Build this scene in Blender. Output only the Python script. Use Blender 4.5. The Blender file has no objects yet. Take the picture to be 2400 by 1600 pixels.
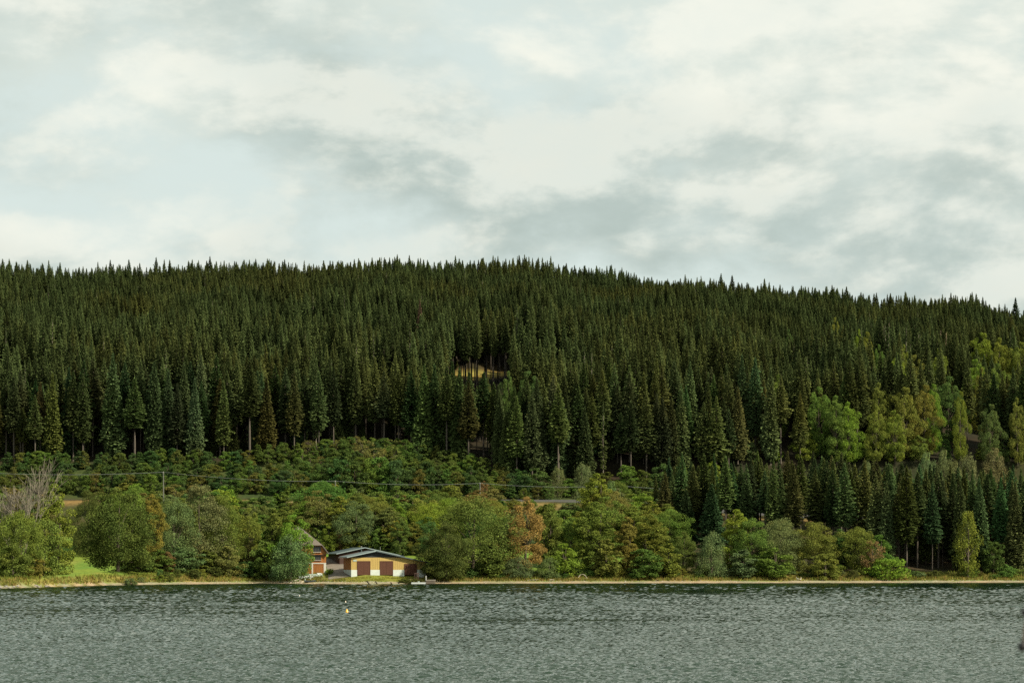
import bpy, math, random
import numpy as np
from mathutils import Vector

# ------------------------------------------------------------------ camera, sky, sun
F, HX, HY, CZ = 5250.0, 1200.0, 1304.0, 6.0     # focal length in photo pixels, horizon, camera height
scene = bpy.context.scene
C = scene.collection
cam = bpy.data.cameras.new('camera')
cam.sensor_width = 36.0
cam.lens = F / 2400 * 36
cam.shift_y = (HY - 800) / 2400
cam.clip_end = 5000
cam.clip_start = 0.2
cam.dof.use_dof = True
cam.dof.focus_distance = 520
cam.dof.aperture_fstop = 4.0
camo = bpy.data.objects.new('camera', cam)
camo.location = (0, 0, CZ)
camo.rotation_euler = (math.pi / 2, 0, 0)
C.objects.link(camo)
scene.camera = camo

SUN_EL = math.radians(39)
SUN_AZ = Vector((0.87, -0.50)).normalized()
to_sun = Vector((SUN_AZ.x * math.cos(SUN_EL), SUN_AZ.y * math.cos(SUN_EL), math.sin(SUN_EL)))
sun = bpy.data.lights.new('sun', 'SUN')
sun.energy = 5.0
sun.angle = math.radians(2.5)
sun.color = (1.0, 0.90, 0.70)
suno = bpy.data.objects.new('sun', sun)
suno.rotation_euler = (-to_sun).to_track_quat('-Z', 'Y').to_euler()
suno.location = (200, -100, 300)
C.objects.link(suno)

world = bpy.data.worlds.new('World')
scene.world = world
world.use_nodes = True


def build_sky():
    nt = world.node_tree
    N, L = nt.nodes, nt.links
    N.clear()
    out = N.new('ShaderNodeOutputWorld')
    bg = N.new('ShaderNodeBackground')
    bg.inputs['Strength'].default_value = 0.068
    sky = N.new('ShaderNodeTexSky')
    sky.sky_type = 'NISHITA'
    sky.sun_disc = False
    sky.sun_elevation = SUN_EL
    sky.sun_rotation = math.atan2(SUN_AZ.x, SUN_AZ.y)
    sky.altitude = 850
    sky.dust_density = 2.0
    tc = N.new('ShaderNodeTexCoord')
    sep = N.new('ShaderNodeSeparateXYZ')
    L.new(tc.outputs['Generated'], sep.inputs[0])

    def math_(op, a, b=None, clamp=False):
        n = N.new('ShaderNodeMath'); n.operation = op; n.use_clamp = clamp
        for i, v in enumerate((a, b)):
            if v is None: continue
            if isinstance(v, (int, float)): n.inputs[i].default_value = v
            else: L.new(v, n.inputs[i])
        return n.outputs[0]

    # cloud space: the direction itself, squeezed upright so that the clouds lie flat and wide
    sq = N.new('ShaderNodeMapping'); sq.inputs['Scale'].default_value = (1.0, 1.0, 1.9)
    L.new(tc.outputs['Generated'], sq.inputs[0])

    def noise(scale, detail, rough, off, dist=0.0, src=sq.outputs[0]):
        mp = N.new('ShaderNodeMapping')
        mp.inputs['Location'].default_value = off
        L.new(src, mp.inputs[0])
        n = N.new('ShaderNodeTexNoise')
        n.inputs['Scale'].default_value = scale
        n.inputs['Detail'].default_value = detail
        n.inputs['Roughness'].default_value = rough
        n.inputs['Distortion'].default_value = dist
        L.new(mp.outputs[0], n.inputs['Vector'])
        return n.outputs['Fac']

    def ramp(fac, pts):
        r = N.new('ShaderNodeValToRGB')
        r.color_ramp.interpolation = 'EASE'
        while len(r.color_ramp.elements) < len(pts): r.color_ramp.elements.new(0.5)
        for e, (p, c) in zip(r.color_ramp.elements, pts):
            e.position = p; e.color = (*c, 1) if isinstance(c, tuple) else (c, c, c, 1)
        L.new(fac, r.inputs[0])
        return r.outputs[0]

    def mix(fac, a, b, mode='MIX'):
        m = N.new('ShaderNodeMix'); m.data_type = 'RGBA'; m.blend_type = mode
        for i, v in ((0, fac), (6, a), (7, b)):
            if isinstance(v, (int, float)): m.inputs[i].default_value = v
            elif isinstance(v, tuple): m.inputs[i].default_value = (*v, 1)
            else: L.new(v, m.inputs[i])
        return m.outputs[2]

    # cumulus deck: where the cloud is, how thick it is, and which side of each billow faces up
    o1 = (1.31, 1.7, 7.55)
    up = (o1[0] - 0.010, o1[1], o1[2] + 0.022)
    n0 = noise(6.8, 11, 0.56, o1, 0.10)
    n1 = noise(6.8, 11, 0.56, up, 0.10)
    cover = ramp(n0, [(0.34, 0.0), (0.50, 1.0)])
    relief = math_('SUBTRACT', n0, n1)
    bright = ramp(math_('ADD', math_('MULTIPLY', relief, 4.2), 0.56), [(0.22, 0.0), (0.80, 1.0)])
    deck = ramp(noise(4.2, 6, 0.5, (4.86, 2.53, 3.02), 0.2), [(0.41, 0.0), (0.60, 1.0)])
    fine = noise(24.0, 9, 0.6, (2.0, 5.0, 1.0), 0.2)
    k = 1 / 0.10
    veil = tuple(v * k for v in (0.588, 0.668, 0.628))
    white = tuple(v * k for v in (0.755, 0.765, 0.68))
    mid = tuple(v * k for v in (0.58, 0.635, 0.58))
    grey = tuple(v * k for v in (0.375, 0.445, 0.415))
    base = mix(0.93, sky.outputs[0], veil)
    cloud = mix(bright, mid, white)
    cloud = mix(math_('MULTIPLY', deck, math_('SUBTRACT', 1.0, math_('MULTIPLY', bright, 0.7))), cloud, grey)
    soft = math_('MULTIPLY', cover, math_('ADD', 0.42, math_('MULTIPLY', fine, 0.9)), True)
    col = mix(soft, base, cloud)
    L.new(col, bg.inputs['Color'])
    L.new(bg.outputs[0], out.inputs[0])


build_sky()
vs = scene.view_settings
vs.view_transform = 'Standard'
vs.look = 'None'
vs.exposure = 0.85
vs.gamma = 1.0
vs.use_curve_mapping = False
scene.cycles.max_bounces = 5
scene.cycles.diffuse_bounces = 2
scene.cycles.glossy_bounces = 2
scene.cycles.transmission_bounces = 3
scene.cycles.use_denoising = False

rng = np.random.default_rng(7)
random.seed(7)


# ------------------------------------------------------------------ helpers
def mesh_np(name, verts, quads=None, tris=None, mats=(), qmat=None, tmat=None, smooth=False):
    me = bpy.data.meshes.new(name)
    verts = np.asarray(verts, dtype=np.float32).reshape(-1, 3)
    q = np.asarray(quads if quads is not None else [], dtype=np.int32).reshape(-1, 4)
    t = np.asarray(tris if tris is not None else [], dtype=np.int32).reshape(-1, 3)
    me.vertices.add(len(verts))
    me.vertices.foreach_set('co', verts.ravel())
    nl = q.size + t.size
    me.loops.add(nl)
    me.loops.foreach_set('vertex_index', np.concatenate([q.ravel(), t.ravel()]))
    me.polygons.add(len(q) + len(t))
    starts = np.concatenate([np.arange(len(q)) * 4, q.size + np.arange(len(t)) * 3]).astype(np.int32)
    me.polygons.foreach_set('loop_start', starts)
    for m in mats: me.materials.append(m)
    if qmat is not None or tmat is not None:
        mi = np.concatenate([np.full(len(q), 0) if qmat is None else np.asarray(qmat),
                             np.full(len(t), 0) if tmat is None else np.asarray(tmat)]).astype(np.int32)
        me.polygons.foreach_set('material_index', mi)
    me.polygons.foreach_set('use_smooth', np.full(len(q) + len(t), smooth))
    me.update(calc_edges=True)
    return me


def link(name, data, parent=None, loc=(0, 0, 0), rotz=0.0, scale=(1, 1, 1)):
    o = bpy.data.objects.new(name, data)
    o.location = loc
    o.rotation_euler = (0, 0, rotz)
    o.scale = scale
    if parent is not None: o.parent = parent
    C.objects.link(o)
    return o


def tag(o, label, cat, group=None):
    o['label'] = label
    o['category'] = cat
    if group: o['group'] = group
    return o


def thing(name, label, cat, loc=(0, 0, 0), rotz=0.0, group=None, scale=(1, 1, 1)):
    return tag(link(name, None, None, loc, rotz, scale), label, cat, group)


class MB:
    """collects quads and triangles of one mesh"""
    def __init__(s): s.v, s.f = [], []

    def add(s, vs_, fs):
        b = len(s.v)
        s.v += [tuple(v) for v in vs_]
        s.f += [tuple(i + b for i in f) for f in fs]
        return s

    def box(s, x0, x1, y0, y1, z0, z1):
        return s.add([(x0, y0, z0), (x1, y0, z0), (x1, y1, z0), (x0, y1, z0), (x0, y0, z1), (x1, y0, z1), (x1, y1, z1), (x0, y1, z1)],
                     [(0, 3, 2, 1), (4, 5, 6, 7), (0, 1, 5, 4), (1, 2, 6, 5), (2, 3, 7, 6), (3, 0, 4, 7)])

    def prism(s, prof, y0, y1):
        """profile in x,z extruded along y (counter-clockwise seen from -y)"""
        n = len(prof)
        s.add([(x, y0, z) for x, z in prof] + [(x, y1, z) for x, z in prof],
              [tuple(range(n)), tuple(range(2 * n - 1, n - 1, -1))] + [(i, i + n, (i + 1) % n + n, (i + 1) % n) for i in range(n)])
        return s

    def tube(s, pts, rad, n=6, cap=True):
        pts = [Vector(p) for p in pts]
        rings = []
        for i, p in enumerate(pts):
            d = (pts[min(i + 1, len(pts) - 1)] - pts[max(i - 1, 0)]).normalized()
            a = d.cross(Vector((0, 0, 1)))
            if a.length < 1e-3: a = d.cross(Vector((1, 0, 0)))
            a.normalize(); b = d.cross(a)
            r = rad[i] if isinstance(rad, (list, tuple)) else rad
            rings.append([p + (a * math.cos(2 * math.pi * k / n) + b * math.sin(2 * math.pi * k / n)) * r for k in range(n)])
        vs_ = [v for r in rings for v in r]
        fs = [(i * n + k, i * n + (k + 1) % n, (i + 1) * n + (k + 1) % n, (i + 1) * n + k) for i in range(len(pts) - 1) for k in range(n)]
        if cap: fs += [tuple(range(n - 1, -1, -1)), tuple(range((len(pts) - 1) * n, len(pts) * n))]
        return s.add(vs_, fs)

    def lathe(s, prof, n=16, cx=0, cy=0):
        vs_ = [(cx + r * math.cos(2 * math.pi * k / n), cy + r * math.sin(2 * math.pi * k / n), z) for r, z in prof for k in range(n)]
        fs = [(i * n + k, i * n + (k + 1) % n, (i + 1) * n + (k + 1) % n, (i + 1) * n + k) for i in range(len(prof) - 1) for k in range(n)]
        fs += [tuple(range(n - 1, -1, -1)), tuple(range((len(prof) - 1) * n, len(prof) * n))]
        return s.add(vs_, fs)

    def mesh(s, name, mat, smooth=False):
        me = bpy.data.meshes.new(name)
        me.from_pydata(s.v, [], s.f)
        me.materials.append(mat)
        if smooth: me.polygons.foreach_set('use_smooth', np.full(len(me.polygons), True))
        me.update()
        return me

    def build(s, name, mat, parent=None, smooth=False, **kw):
        return link(name, s.mesh(name, mat, smooth), parent, **kw)


# ------------------------------------------------------------------ materials
MATS = {}


def simple(name, col, rough=0.8, var=0.25, scale=2.0, stretch=(1, 1, 1), metal=0.0, spec=0.3, bump=0.0):
    m = bpy.data.materials.new(name); m.use_nodes = True
    N, L = m.node_tree.nodes, m.node_tree.links
    b = N['Principled BSDF']
    b.inputs['Roughness'].default_value = rough
    b.inputs['Metallic'].default_value = metal
    b.inputs['Specular IOR Level'].default_value = spec
    tc = N.new('ShaderNodeTexCoord'); mp = N.new('ShaderNodeMapping')
    mp.inputs['Scale'].default_value = stretch
    L.new(tc.outputs['Object'], mp.inputs[0])
    n = N.new('ShaderNodeTexNoise')
    n.inputs['Scale'].default_value = scale; n.inputs['Detail'].default_value = 6; n.inputs['Roughness'].default_value = 0.65
    L.new(mp.outputs[0], n.inputs['Vector'])
    r = N.new('ShaderNodeMapRange')
    r.inputs[1].default_value = 0.3; r.inputs[2].default_value = 0.7
    r.inputs[3].default_value = 1 - var; r.inputs[4].default_value = 1 + var
    L.new(n.outputs['Fac'], r.inputs[0])
    mx = N.new('ShaderNodeMix'); mx.data_type = 'RGBA'; mx.blend_type = 'MULTIPLY'
    mx.inputs[0].default_value = 1; mx.inputs[6].default_value = (*(v * 0.84 for v in col), 1)
    L.new(r.outputs[0], mx.inputs[7])
    L.new(mx.outputs[2], b.inputs['Base Color'])
    if bump:
        bp = N.new('ShaderNodeBump'); bp.inputs['Strength'].default_value = bump; bp.inputs['Distance'].default_value = 0.05
        L.new(n.outputs['Fac'], bp.inputs['Height']); L.new(bp.outputs[0], b.inputs['Normal'])
    MATS[name] = m
    return m


def foliage(name, vlo, vhi, objvar, trans, warm=0.18, stand=False):
    """leaf colour is the object's own colour, varied from leaf to leaf and a little from tree to tree"""
    m = bpy.data.materials.new(name); m.use_nodes = True
    N, L = m.node_tree.nodes, m.node_tree.links
    N.remove(N['Principled BSDF'])
    out = N['Material Output']
    oi = N.new('ShaderNodeObjectInfo'); ge = N.new('ShaderNodeNewGeometry')
    r1 = N.new('ShaderNodeMapRange'); r1.inputs[3].default_value = vlo; r1.inputs[4].default_value = vhi
    L.new(ge.outputs['Random Per Island'], r1.inputs[0])
    r2 = N.new('ShaderNodeMapRange'); r2.inputs[3].default_value = 1 - objvar; r2.inputs[4].default_value = 1 + objvar
    L.new(oi.outputs['Random'], r2.inputs[0])
    mu = N.new('ShaderNodeMath'); mu.operation = 'MULTIPLY'
    L.new(r1.outputs[0], mu.inputs[0]); L.new(r2.outputs[0], mu.inputs[1])
    # a slow drift of hue through the crown: some branches turn earlier than others
    tc = N.new('ShaderNodeTexCoord')
    n = N.new('ShaderNodeTexNoise'); n.inputs['Scale'].default_value = 0.03 if stand else 0.35; n.inputs['Detail'].default_value = 3
    L.new(ge.outputs['Position'] if stand else tc.outputs['Object'], n.inputs['Vector'])
    r3 = N.new('ShaderNodeMapRange'); r3.inputs[1].default_value = 0.42; r3.inputs[2].default_value = 0.7
    r3.inputs[3].default_value = 0; r3.inputs[4].default_value = 1
    L.new(n.outputs['Fac'], r3.inputs[0])
    warmc = N.new('ShaderNodeMix'); warmc.data_type = 'RGBA'; warmc.blend_type = 'MULTIPLY'
    warmc.inputs[7].default_value = (1 + warm * 1.6, 1 + warm * 0.1, 1 - warm, 1)
    L.new(r3.outputs[0], warmc.inputs[0]); L.new(oi.outputs['Color'], warmc.inputs[6])
    mx = N.new('ShaderNodeMix'); mx.data_type = 'RGBA'; mx.blend_type = 'MULTIPLY'; mx.inputs[0].default_value = 1
    L.new(warmc.outputs[2], mx.inputs[6]); L.new(mu.outputs[0], mx.inputs[7])
    d = N.new('ShaderNodeBsdfDiffuse'); t = N.new('ShaderNodeBsdfTranslucent'); ms = N.new('ShaderNodeMixShader')
    L.new(mx.outputs[2], d.inputs[0]); L.new(mx.outputs[2], t.inputs[0])
    ms.inputs[0].default_value = trans
    L.new(d.outputs[0], ms.inputs[1]); L.new(t.outputs[0], ms.inputs[2])
    L.new(ms.outputs[0], out.inputs[0])
    MATS[name] = m
    return m


foliage('leaves', 0.6, 1.4, 0.06, 0.28, 0.10)
foliage('needles', 0.6, 1.4, 0.42, 0.12, 0.18, True)
simple('spruce_bark', (0.085, 0.072, 0.058), 0.95, 0.3, 3)
simple('bark', (0.085, 0.07, 0.05), 0.95, 0.3, 4)
simple('dead_wood', (0.175, 0.155, 0.118), 0.95, 0.25, 3)
simple('yellow_boards', (0.37, 0.265, 0.085), 0.75, 0.16, 1.3, (6, 6, 0.35))
simple('orange_boards', (0.30, 0.115, 0.028), 0.75, 0.25, 1.3, (5, 5, 0.4))
simple('red_door', (0.075, 0.026, 0.013), 0.7, 0.2, 1.5, (6, 6, 0.4))
simple('dark_boards', (0.05, 0.026, 0.02), 0.8, 0.25, 1.5, (6, 6, 0.4))
simple('shadowed_boards', (0.022, 0.026, 0.030), 0.8, 0.25, 1.5, (6, 6, 0.4))  # dark wood of the gable, the roof overhang's shadow put into its colour
simple('white_render', (0.46, 0.51, 0.48), 0.85, 0.10, 1.2)
simple('white_wood', (0.52, 0.51, 0.46), 0.7, 0.08, 2)
simple('metal_roof', (0.05, 0.075, 0.082), 0.45, 0.15, 0.6, (1, 1, 1), 0.0, 0.5)
simple('roof_edge', (0.22, 0.28, 0.29), 0.5, 0.1, 1)
simple('shingles', (0.135, 0.115, 0.098), 0.9, 0.25, 2.5, (1, 1, 3))
simple('window_glass', (0.02, 0.024, 0.026), 0.3, 0.1, 1, spec=0.5)
simple('weathered_wood', (0.11, 0.09, 0.07), 0.9, 0.3, 3, (4, 4, 1))
simple('concrete', (0.30, 0.27, 0.23), 0.9, 0.2, 2)
simple('galvanised', (0.33, 0.34, 0.33), 0.5, 0.1, 2, metal=0.4)
simple('wire', (0.16, 0.18, 0.165), 0.6, 0.05, 1)
simple('pole_wood', (0.12, 0.125, 0.105), 0.9, 0.2, 3, (4, 4, 0.5))
simple('buoy_yellow', (0.75, 0.42, 0.02), 0.35, 0.06, 2, spec=0.5)
simple('buoy_white', (0.75, 0.66, 0.56), 0.4, 0.06, 2)
simple('hull_dark', (0.035, 0.045, 0.05), 0.45, 0.15, 2)
simple('hull_white', (0.46, 0.49, 0.49), 0.4, 0.1, 2)
simple('tarp', (0.30, 0.36, 0.32), 0.8, 0.2, 1.5)
simple('rubber', (0.02, 0.02, 0.02), 0.7, 0.1, 2)
simple('pale_rock', (0.42, 0.37, 0.30), 0.9, 0.25, 3, bump=0.4)
simple('grey_rock', (0.22, 0.20, 0.18), 0.9, 0.3, 3, bump=0.4)
simple('pebbles', (0.30, 0.26, 0.195), 0.9, 0.35, 0.8)
simple('driftwood', (0.36, 0.33, 0.26), 0.9, 0.2, 3)
simple('asphalt', (0.055, 0.055, 0.055), 0.9, 0.15, 1)
simple('gravel', (0.16, 0.14, 0.115), 0.95, 0.25, 0.6)
simple('feathers', (0.62, 0.62, 0.58), 0.8, 0.1, 4)
simple('bill', (0.35, 0.16, 0.03), 0.5, 0.1, 4)
simple('fur', (0.24, 0.19, 0.15), 0.95, 0.3, 9)
simple('nose_leather', (0.012, 0.012, 0.013), 0.5, 0.1, 9)
simple('stone_paving', (0.25, 0.24, 0.22), 0.9, 0.2, 1.2)

# ------------------------------------------------------------------ terrain
SHX = np.array([-400, -150, -120, -96, -85, -72, -57.6, -45, -33, -18, 0, 30, 76, 120, 200, 400.0])
SHY = np.array([300, 360, 392, 426, 470, 489, 503, 498, 492, 500, 504, 508, 516, 524, 535, 560.0])
PS = np.array([-200, -40, -5, 0, 4, 7, 10, 14, 20, 35, 65, 80, 88, 92, 98, 104, 122.0])
PZ = np.array([-8, -5, -0.6, 0.0, 0.42, 0.9, 1.6, 2.3, 3.4, 6.1, 12.6, 16.8, 20.3, 21.1, 21.2, 23.2, 32.0])
# ridge: photo column of the skyline trees -> photo row of their tops
RX = np.array([-800, 0, 200, 300, 450, 600, 800, 1100, 1300, 1500, 1700, 1900, 2100, 2250, 2400, 3200.0])
RY = np.array([625, 606, 624, 624, 614, 606, 600, 600, 609, 630, 655, 672, 690, 692, 714, 770.0])
EPX = np.array([-900, 0, 600, 750, 850, 950, 1050, 1200, 1480, 1600, 2400, 3300.0])
EY = np.array([620, 620, 622, 627, 631, 628, 622, 612, 614, 619, 621, 621.0])
YE, YR = 622.0, 870.0


def smooth(x, a, b):
    t = np.clip((x - a) / (b - a), 0, 1)
    return t * t * (3 - 2 * t)


def hnoise(X, Y, s, seed):
    r = np.random.default_rng(seed)
    out = 0
    for i in range(6):
        a = r.uniform(0, 6.28); k = 2 * np.pi / s * r.uniform(0.6, 1.8)
        out = out + np.sin((X * np.cos(a) + Y * np.sin(a)) * k + r.uniform(0, 6.28))
    return out / 6 ** 0.5


def ground(X, Y):
    X = np.asarray(X, dtype=float); Y = np.asarray(Y, dtype=float)
    s1 = Y - np.interp(X, SHX, SHY)
    s2 = Y - 502.0
    w = smooth(s1, 8, 70)
    s = s1 * (1 - w) + np.minimum(s1, s2) * w
    z = np.interp(s, PS, PZ)
    # the hill
    px = HX + F * X / np.maximum(Y, 300)
    zr = CZ + (HY - np.interp(px, RX, RY)) / F * YR - 16.5
    t = (Y - YE) / (YR - YE)
    f = np.clip(t, 0, 1); f = f * (1.18 - 0.18 * f)
    zh = 32.0 + (zr - 32.0) * f - np.maximum(Y - YR, 0) * 0.10
    z = np.where(Y > YE, zh, z)
    bump = smooth(s1, 10, 60) * (0.35 * hnoise(X, Y, 26, 3)) + smooth(Y, YE, YE + 50) * (1 - 0.7 * smooth(Y, 780, YR)) * 2.8 * hnoise(X, Y, 75, 5)
    flat = 1 - np.exp(-((Y - 597.0) / 6.0) ** 2)
    return z + bump * flat


def gz(x, y): return float(ground(x, y))


def X_at(px, Y): return (px - HX) / F * Y
def Z_at(py, Y): return CZ + (HY - py) / F * Y


def ground_material():
    m = bpy.data.materials.new('ground'); m.use_nodes = True
    N, L = m.node_tree.nodes, m.node_tree.links
    b = N['Principled BSDF']; b.inputs['Roughness'].default_value = 0.95; b.inputs['Specular IOR Level'].default_value = 0.1
    at = N.new('ShaderNodeAttribute'); at.attribute_name = 'soil'
    tc = N.new('ShaderNodeTexCoord')
    n1 = N.new('ShaderNodeTexNoise'); n1.inputs['Scale'].default_value = 0.9; n1.inputs['Detail'].default_value = 8; n1.inputs['Roughness'].default_value = 0.7
    n2 = N.new('ShaderNodeTexNoise'); n2.inputs['Scale'].default_value = 0.12; n2.inputs['Detail'].default_value = 4
    L.new(tc.outputs['Object'], n1.inputs['Vector']); L.new(tc.outputs['Object'], n2.inputs['Vector'])
    r = N.new('ShaderNodeMapRange'); r.inputs[1].default_value = 0.3; r.inputs[2].default_value = 0.7; r.inputs[3].default_value = 0.65; r.inputs[4].default_value = 1.35
    L.new(n1.outputs['Fac'], r.inputs[0])
    r2 = N.new('ShaderNodeValToRGB')
    r2.color_ramp.elements[0].position = 0.38; r2.color_ramp.elements[0].color = (0.85, 0.97, 0.9, 1)
    r2.color_ramp.elements[1].position = 0.62; r2.color_ramp.elements[1].color = (1.2, 1.04, 0.95, 1)
    L.new(n2.outputs['Fac'], r2.inputs[0])
    a = N.new('ShaderNodeMix'); a.data_type = 'RGBA'; a.blend_type = 'MULTIPLY'; a.inputs[0].default_value = 1
    c = N.new('ShaderNodeMix'); c.data_type = 'RGBA'; c.blend_type = 'MULTIPLY'; c.inputs[0].default_value = 1
    L.new(at.outputs['Color'], a.inputs[6]); L.new(r.outputs[0], a.inputs[7])
    L.new(a.outputs[2], c.inputs[6]); L.new(r2.outputs[0], c.inputs[7])
    L.new(c.outputs[2], b.inputs['Base Color'])
    return m


# a grassy clearing inside the forest
CLX, CLY = -10.0, 733.0


def build_terrain():
    xs = np.concatenate([np.arange(-900, -150, 30), np.arange(-150, 150.1, 1.5), np.arange(180, 901, 30)])
    ys = np.concatenate([np.arange(250, 400, 15), np.arange(400, 560, 1.25), np.arange(560, 630, 2.0), np.arange(630, 920, 6.0), np.arange(920, 2001, 60)])
    XX, YY = np.meshgrid(xs, ys)
    ZZ = ground(XX, YY)
    s1 = YY - np.interp(XX, SHX, SHY)
    ZZ = ZZ + np.where((s1 > 0.5) & (s1 < 12), 0.05 * hnoise(XX, YY, 4, 12), 0)
    # what the soil is
    col = np.zeros(XX.shape + (3,))
    def lay(mask, c):
        nonlocal col
        col = col * (1 - mask[..., None]) + np.array(c) * mask[..., None]
    one = np.ones(XX.shape)
    nz = hnoise(XX, YY, 9, 21); nz2 = hnoise(XX, YY, 22, 22)
    lay(one, (0.115, 0.180, 0.030))                                            # meadow
    lay(smooth(nz2 + 0.0, 0.4, 1.4) * 0.5, (0.20, 0.18, 0.06))
    pxx = HX + F * XX / np.maximum(YY, 300)
    lay(smooth(YY, 552, 568) , (0.045, 0.048, 0.02))                        # scrub under the embankment
    lay(np.exp(-((YY - 591.5) / 2.2) ** 2), (0.17, 0.125, 0.05))             # dry roadside
    lay(smooth(YY, 599, 604), (0.040, 0.056, 0.018))
    lay(smooth(YY - np.interp(pxx, EPX, EY), -1, 5), (0.022, 0.019, 0.012))                         # forest floor
    lay(np.exp(-(((XX - CLX) / 12) ** 2 + ((YY - CLY) / 9) ** 2) ** 2), (0.32, 0.24, 0.065))  # clearing: golden sunlight put into the grass colour
    lay(smooth(pxx, 1520, 1640) * smooth(s1, 6, 14) * smooth(-YY, -585, -575), (0.045, 0.038, 0.022))
    yard = smooth(pxx, 735, 770) * smooth(-pxx, -985, -945) * smooth(-s1, -16, -13)
    bank = smooth(s1 + 0.6 * nz, 3.6, 4.6) * smooth(-s1, -15, -9)
    lay(bank, (0.16, 0.14, 0.045))                                           # dry bank grass
    lay(bank * smooth(nz2 + nz * 0.5, -0.2, 0.9), (0.14, 0.15, 0.035))
    lay(bank * yard * smooth(XX, -42, -30), (0.16, 0.18, 0.035))
    lay(smooth(-s1 - 0.8 * nz - 0.5 * nz2, -3.9, -2.9), (0.25, 0.215, 0.15))             # pebble beach
    lay(smooth(-s1, -0.5, 0.4), (0.07, 0.055, 0.035))                        # wet edge and lake bed
    ny, nx = XX.shape
    idx = np.arange(ny * nx).reshape(ny, nx)
    q = np.stack([idx[:-1, :-1], idx[:-1, 1:], idx[1:, 1:], idx[1:, :-1]], -1).reshape(-1, 4)
    me = mesh_np('terrain', np.stack([XX, YY, ZZ], -1), q, mats=[ground_material()], smooth=True)
    a = me.attributes.new('soil', 'FLOAT_COLOR', 'POINT')
    a.data.foreach_set('color', np.concatenate([col.reshape(-1, 3) * 0.84, np.ones((ny * nx, 1))], 1).astype(np.float32).ravel())
    o = link('terrain', me); o['kind'] = 'structure'


build_terrain()


# ------------------------------------------------------------------ lake
def water_material():
    m = bpy.data.materials.new('water'); m.use_nodes = True
    N, L = m.node_tree.nodes, m.node_tree.links
    N.remove(N['Principled BSDF'])
    out = N['Material Output']
    dif = N.new('ShaderNodeBsdfDiffuse'); dif.inputs['Color'].default_value = (0.008, 0.021, 0.011, 1)
    glo = N.new('ShaderNodeBsdfGlossy'); glo.inputs['Color'].default_value = (0.61, 0.635, 0.59, 1); glo.inputs['Roughness'].default_value = 0.04
    fre = N.new('ShaderNodeFresnel'); fre.inputs['IOR'].default_value = 1.333
    mixs = N.new('ShaderNodeMixShader')
    L.new(fre.outputs[0], mixs.inputs[0]); L.new(dif.outputs[0], mixs.inputs[1]); L.new(glo.outputs[0], mixs.inputs[2])
    L.new(mixs.outputs[0], out.inputs['Surface'])
    tc = N.new('ShaderNodeTexCoord')
    def nz(scale, det, sx, sy):
        mp = N.new('ShaderNodeMapping'); mp.inputs['Scale'].default_value = (sx, sy, 1)
        L.new(tc.outputs['Object'], mp.inputs[0])
        n = N.new('ShaderNodeTexNoise'); n.inputs['Scale'].default_value = scale; n.inputs['Detail'].default_value = det; n.inputs['Roughness'].default_value = 0.6
        L.new(mp.outputs[0], n.inputs['Vector'])
        return n.outputs['Fac']
    bp = N.new('ShaderNodeBump'); bp.inputs['Strength'].default_value = 0.55; bp.inputs['Distance'].default_value = 0.035
    L.new(nz(4.2, 3, 1.0, 1.3), bp.inputs['Height'])
    for n_ in (dif, glo, fre): L.new(bp.outputs[0], n_.inputs['Normal'])
    return m


def build_lake():
    u = np.concatenate([[-6, -2, -1, -0.6, -0.4], np.linspace(-0.29, 0.29, 560), [0.4, 0.6, 1, 2, 6]])
    yf = 92 * np.exp(np.arange(0, 1330) * 0.00132)
    y = np.concatenate([[-400, -100, 0, 30, 60, 80], yf, [yf[-1] + 20, yf[-1] + 120]])
    U, Y = np.meshgrid(u, y)
    X = U * np.maximum(Y, 70.0)
    r = np.random.default_rng(11)
    Z = np.zeros(X.shape)
    far = smooth(Y, 130, 360)
    for i in range(76):
        long_ = i >= 52
        lam = r.uniform(1.2, 3.4) if long_ else 0.27 * (1.5 / 0.27) ** (r.random() ** 1.9)
        a = math.radians(-90 + r.normal(12, 42))
        k = 2 * math.pi / lam
        A = 0.063 / k
        ph = (X * math.cos(a) + Y * math.sin(a)) * k + r.uniform(0, 6.28)
        s = np.sin(ph)
        Z += A * (s + 0.18 * np.cos(2 * ph)) * (far * 0.5 if long_ else 1.0)
    gust = 1 + 0.16 * hnoise(X, Y, 70, 31) + 0.10 * hnoise(X, Y, 21, 32) + 0.14 * hnoise(X * 0.12, Y, 16, 33)
    s1 = Y - np.interp(X, SHX, SHY)
    calm = 0.35 + 0.65 * smooth(-s1, 1, 9 + 30 * smooth(X, 20, 110))
    inside = smooth(-np.abs(U), -0.30, -0.28) * smooth(Y, 85, 95)
    Z *= np.clip(gust, 0.3, 2) * calm * inside
    # the long low wake of a passing boat
    wl = smooth(X, 52, 60)
    Z += wl * 0.16 * np.exp(-((Y - (268 + 0.05 * (X - 52))) / 0.8) ** 2)
    ny, nx = X.shape
    idx = np.arange(ny * nx).reshape(ny, nx)
    q = np.stack([idx[:-1, :-1], idx[:-1, 1:], idx[1:, 1:], idx[1:, :-1]], -1).reshape(-1, 4)
    me = mesh_np('lake', np.stack([X, Y, Z], -1), q, mats=[water_material()], smooth=True)
    o = link('lake', me); o['kind'] = 'structure'


build_lake()


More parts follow.
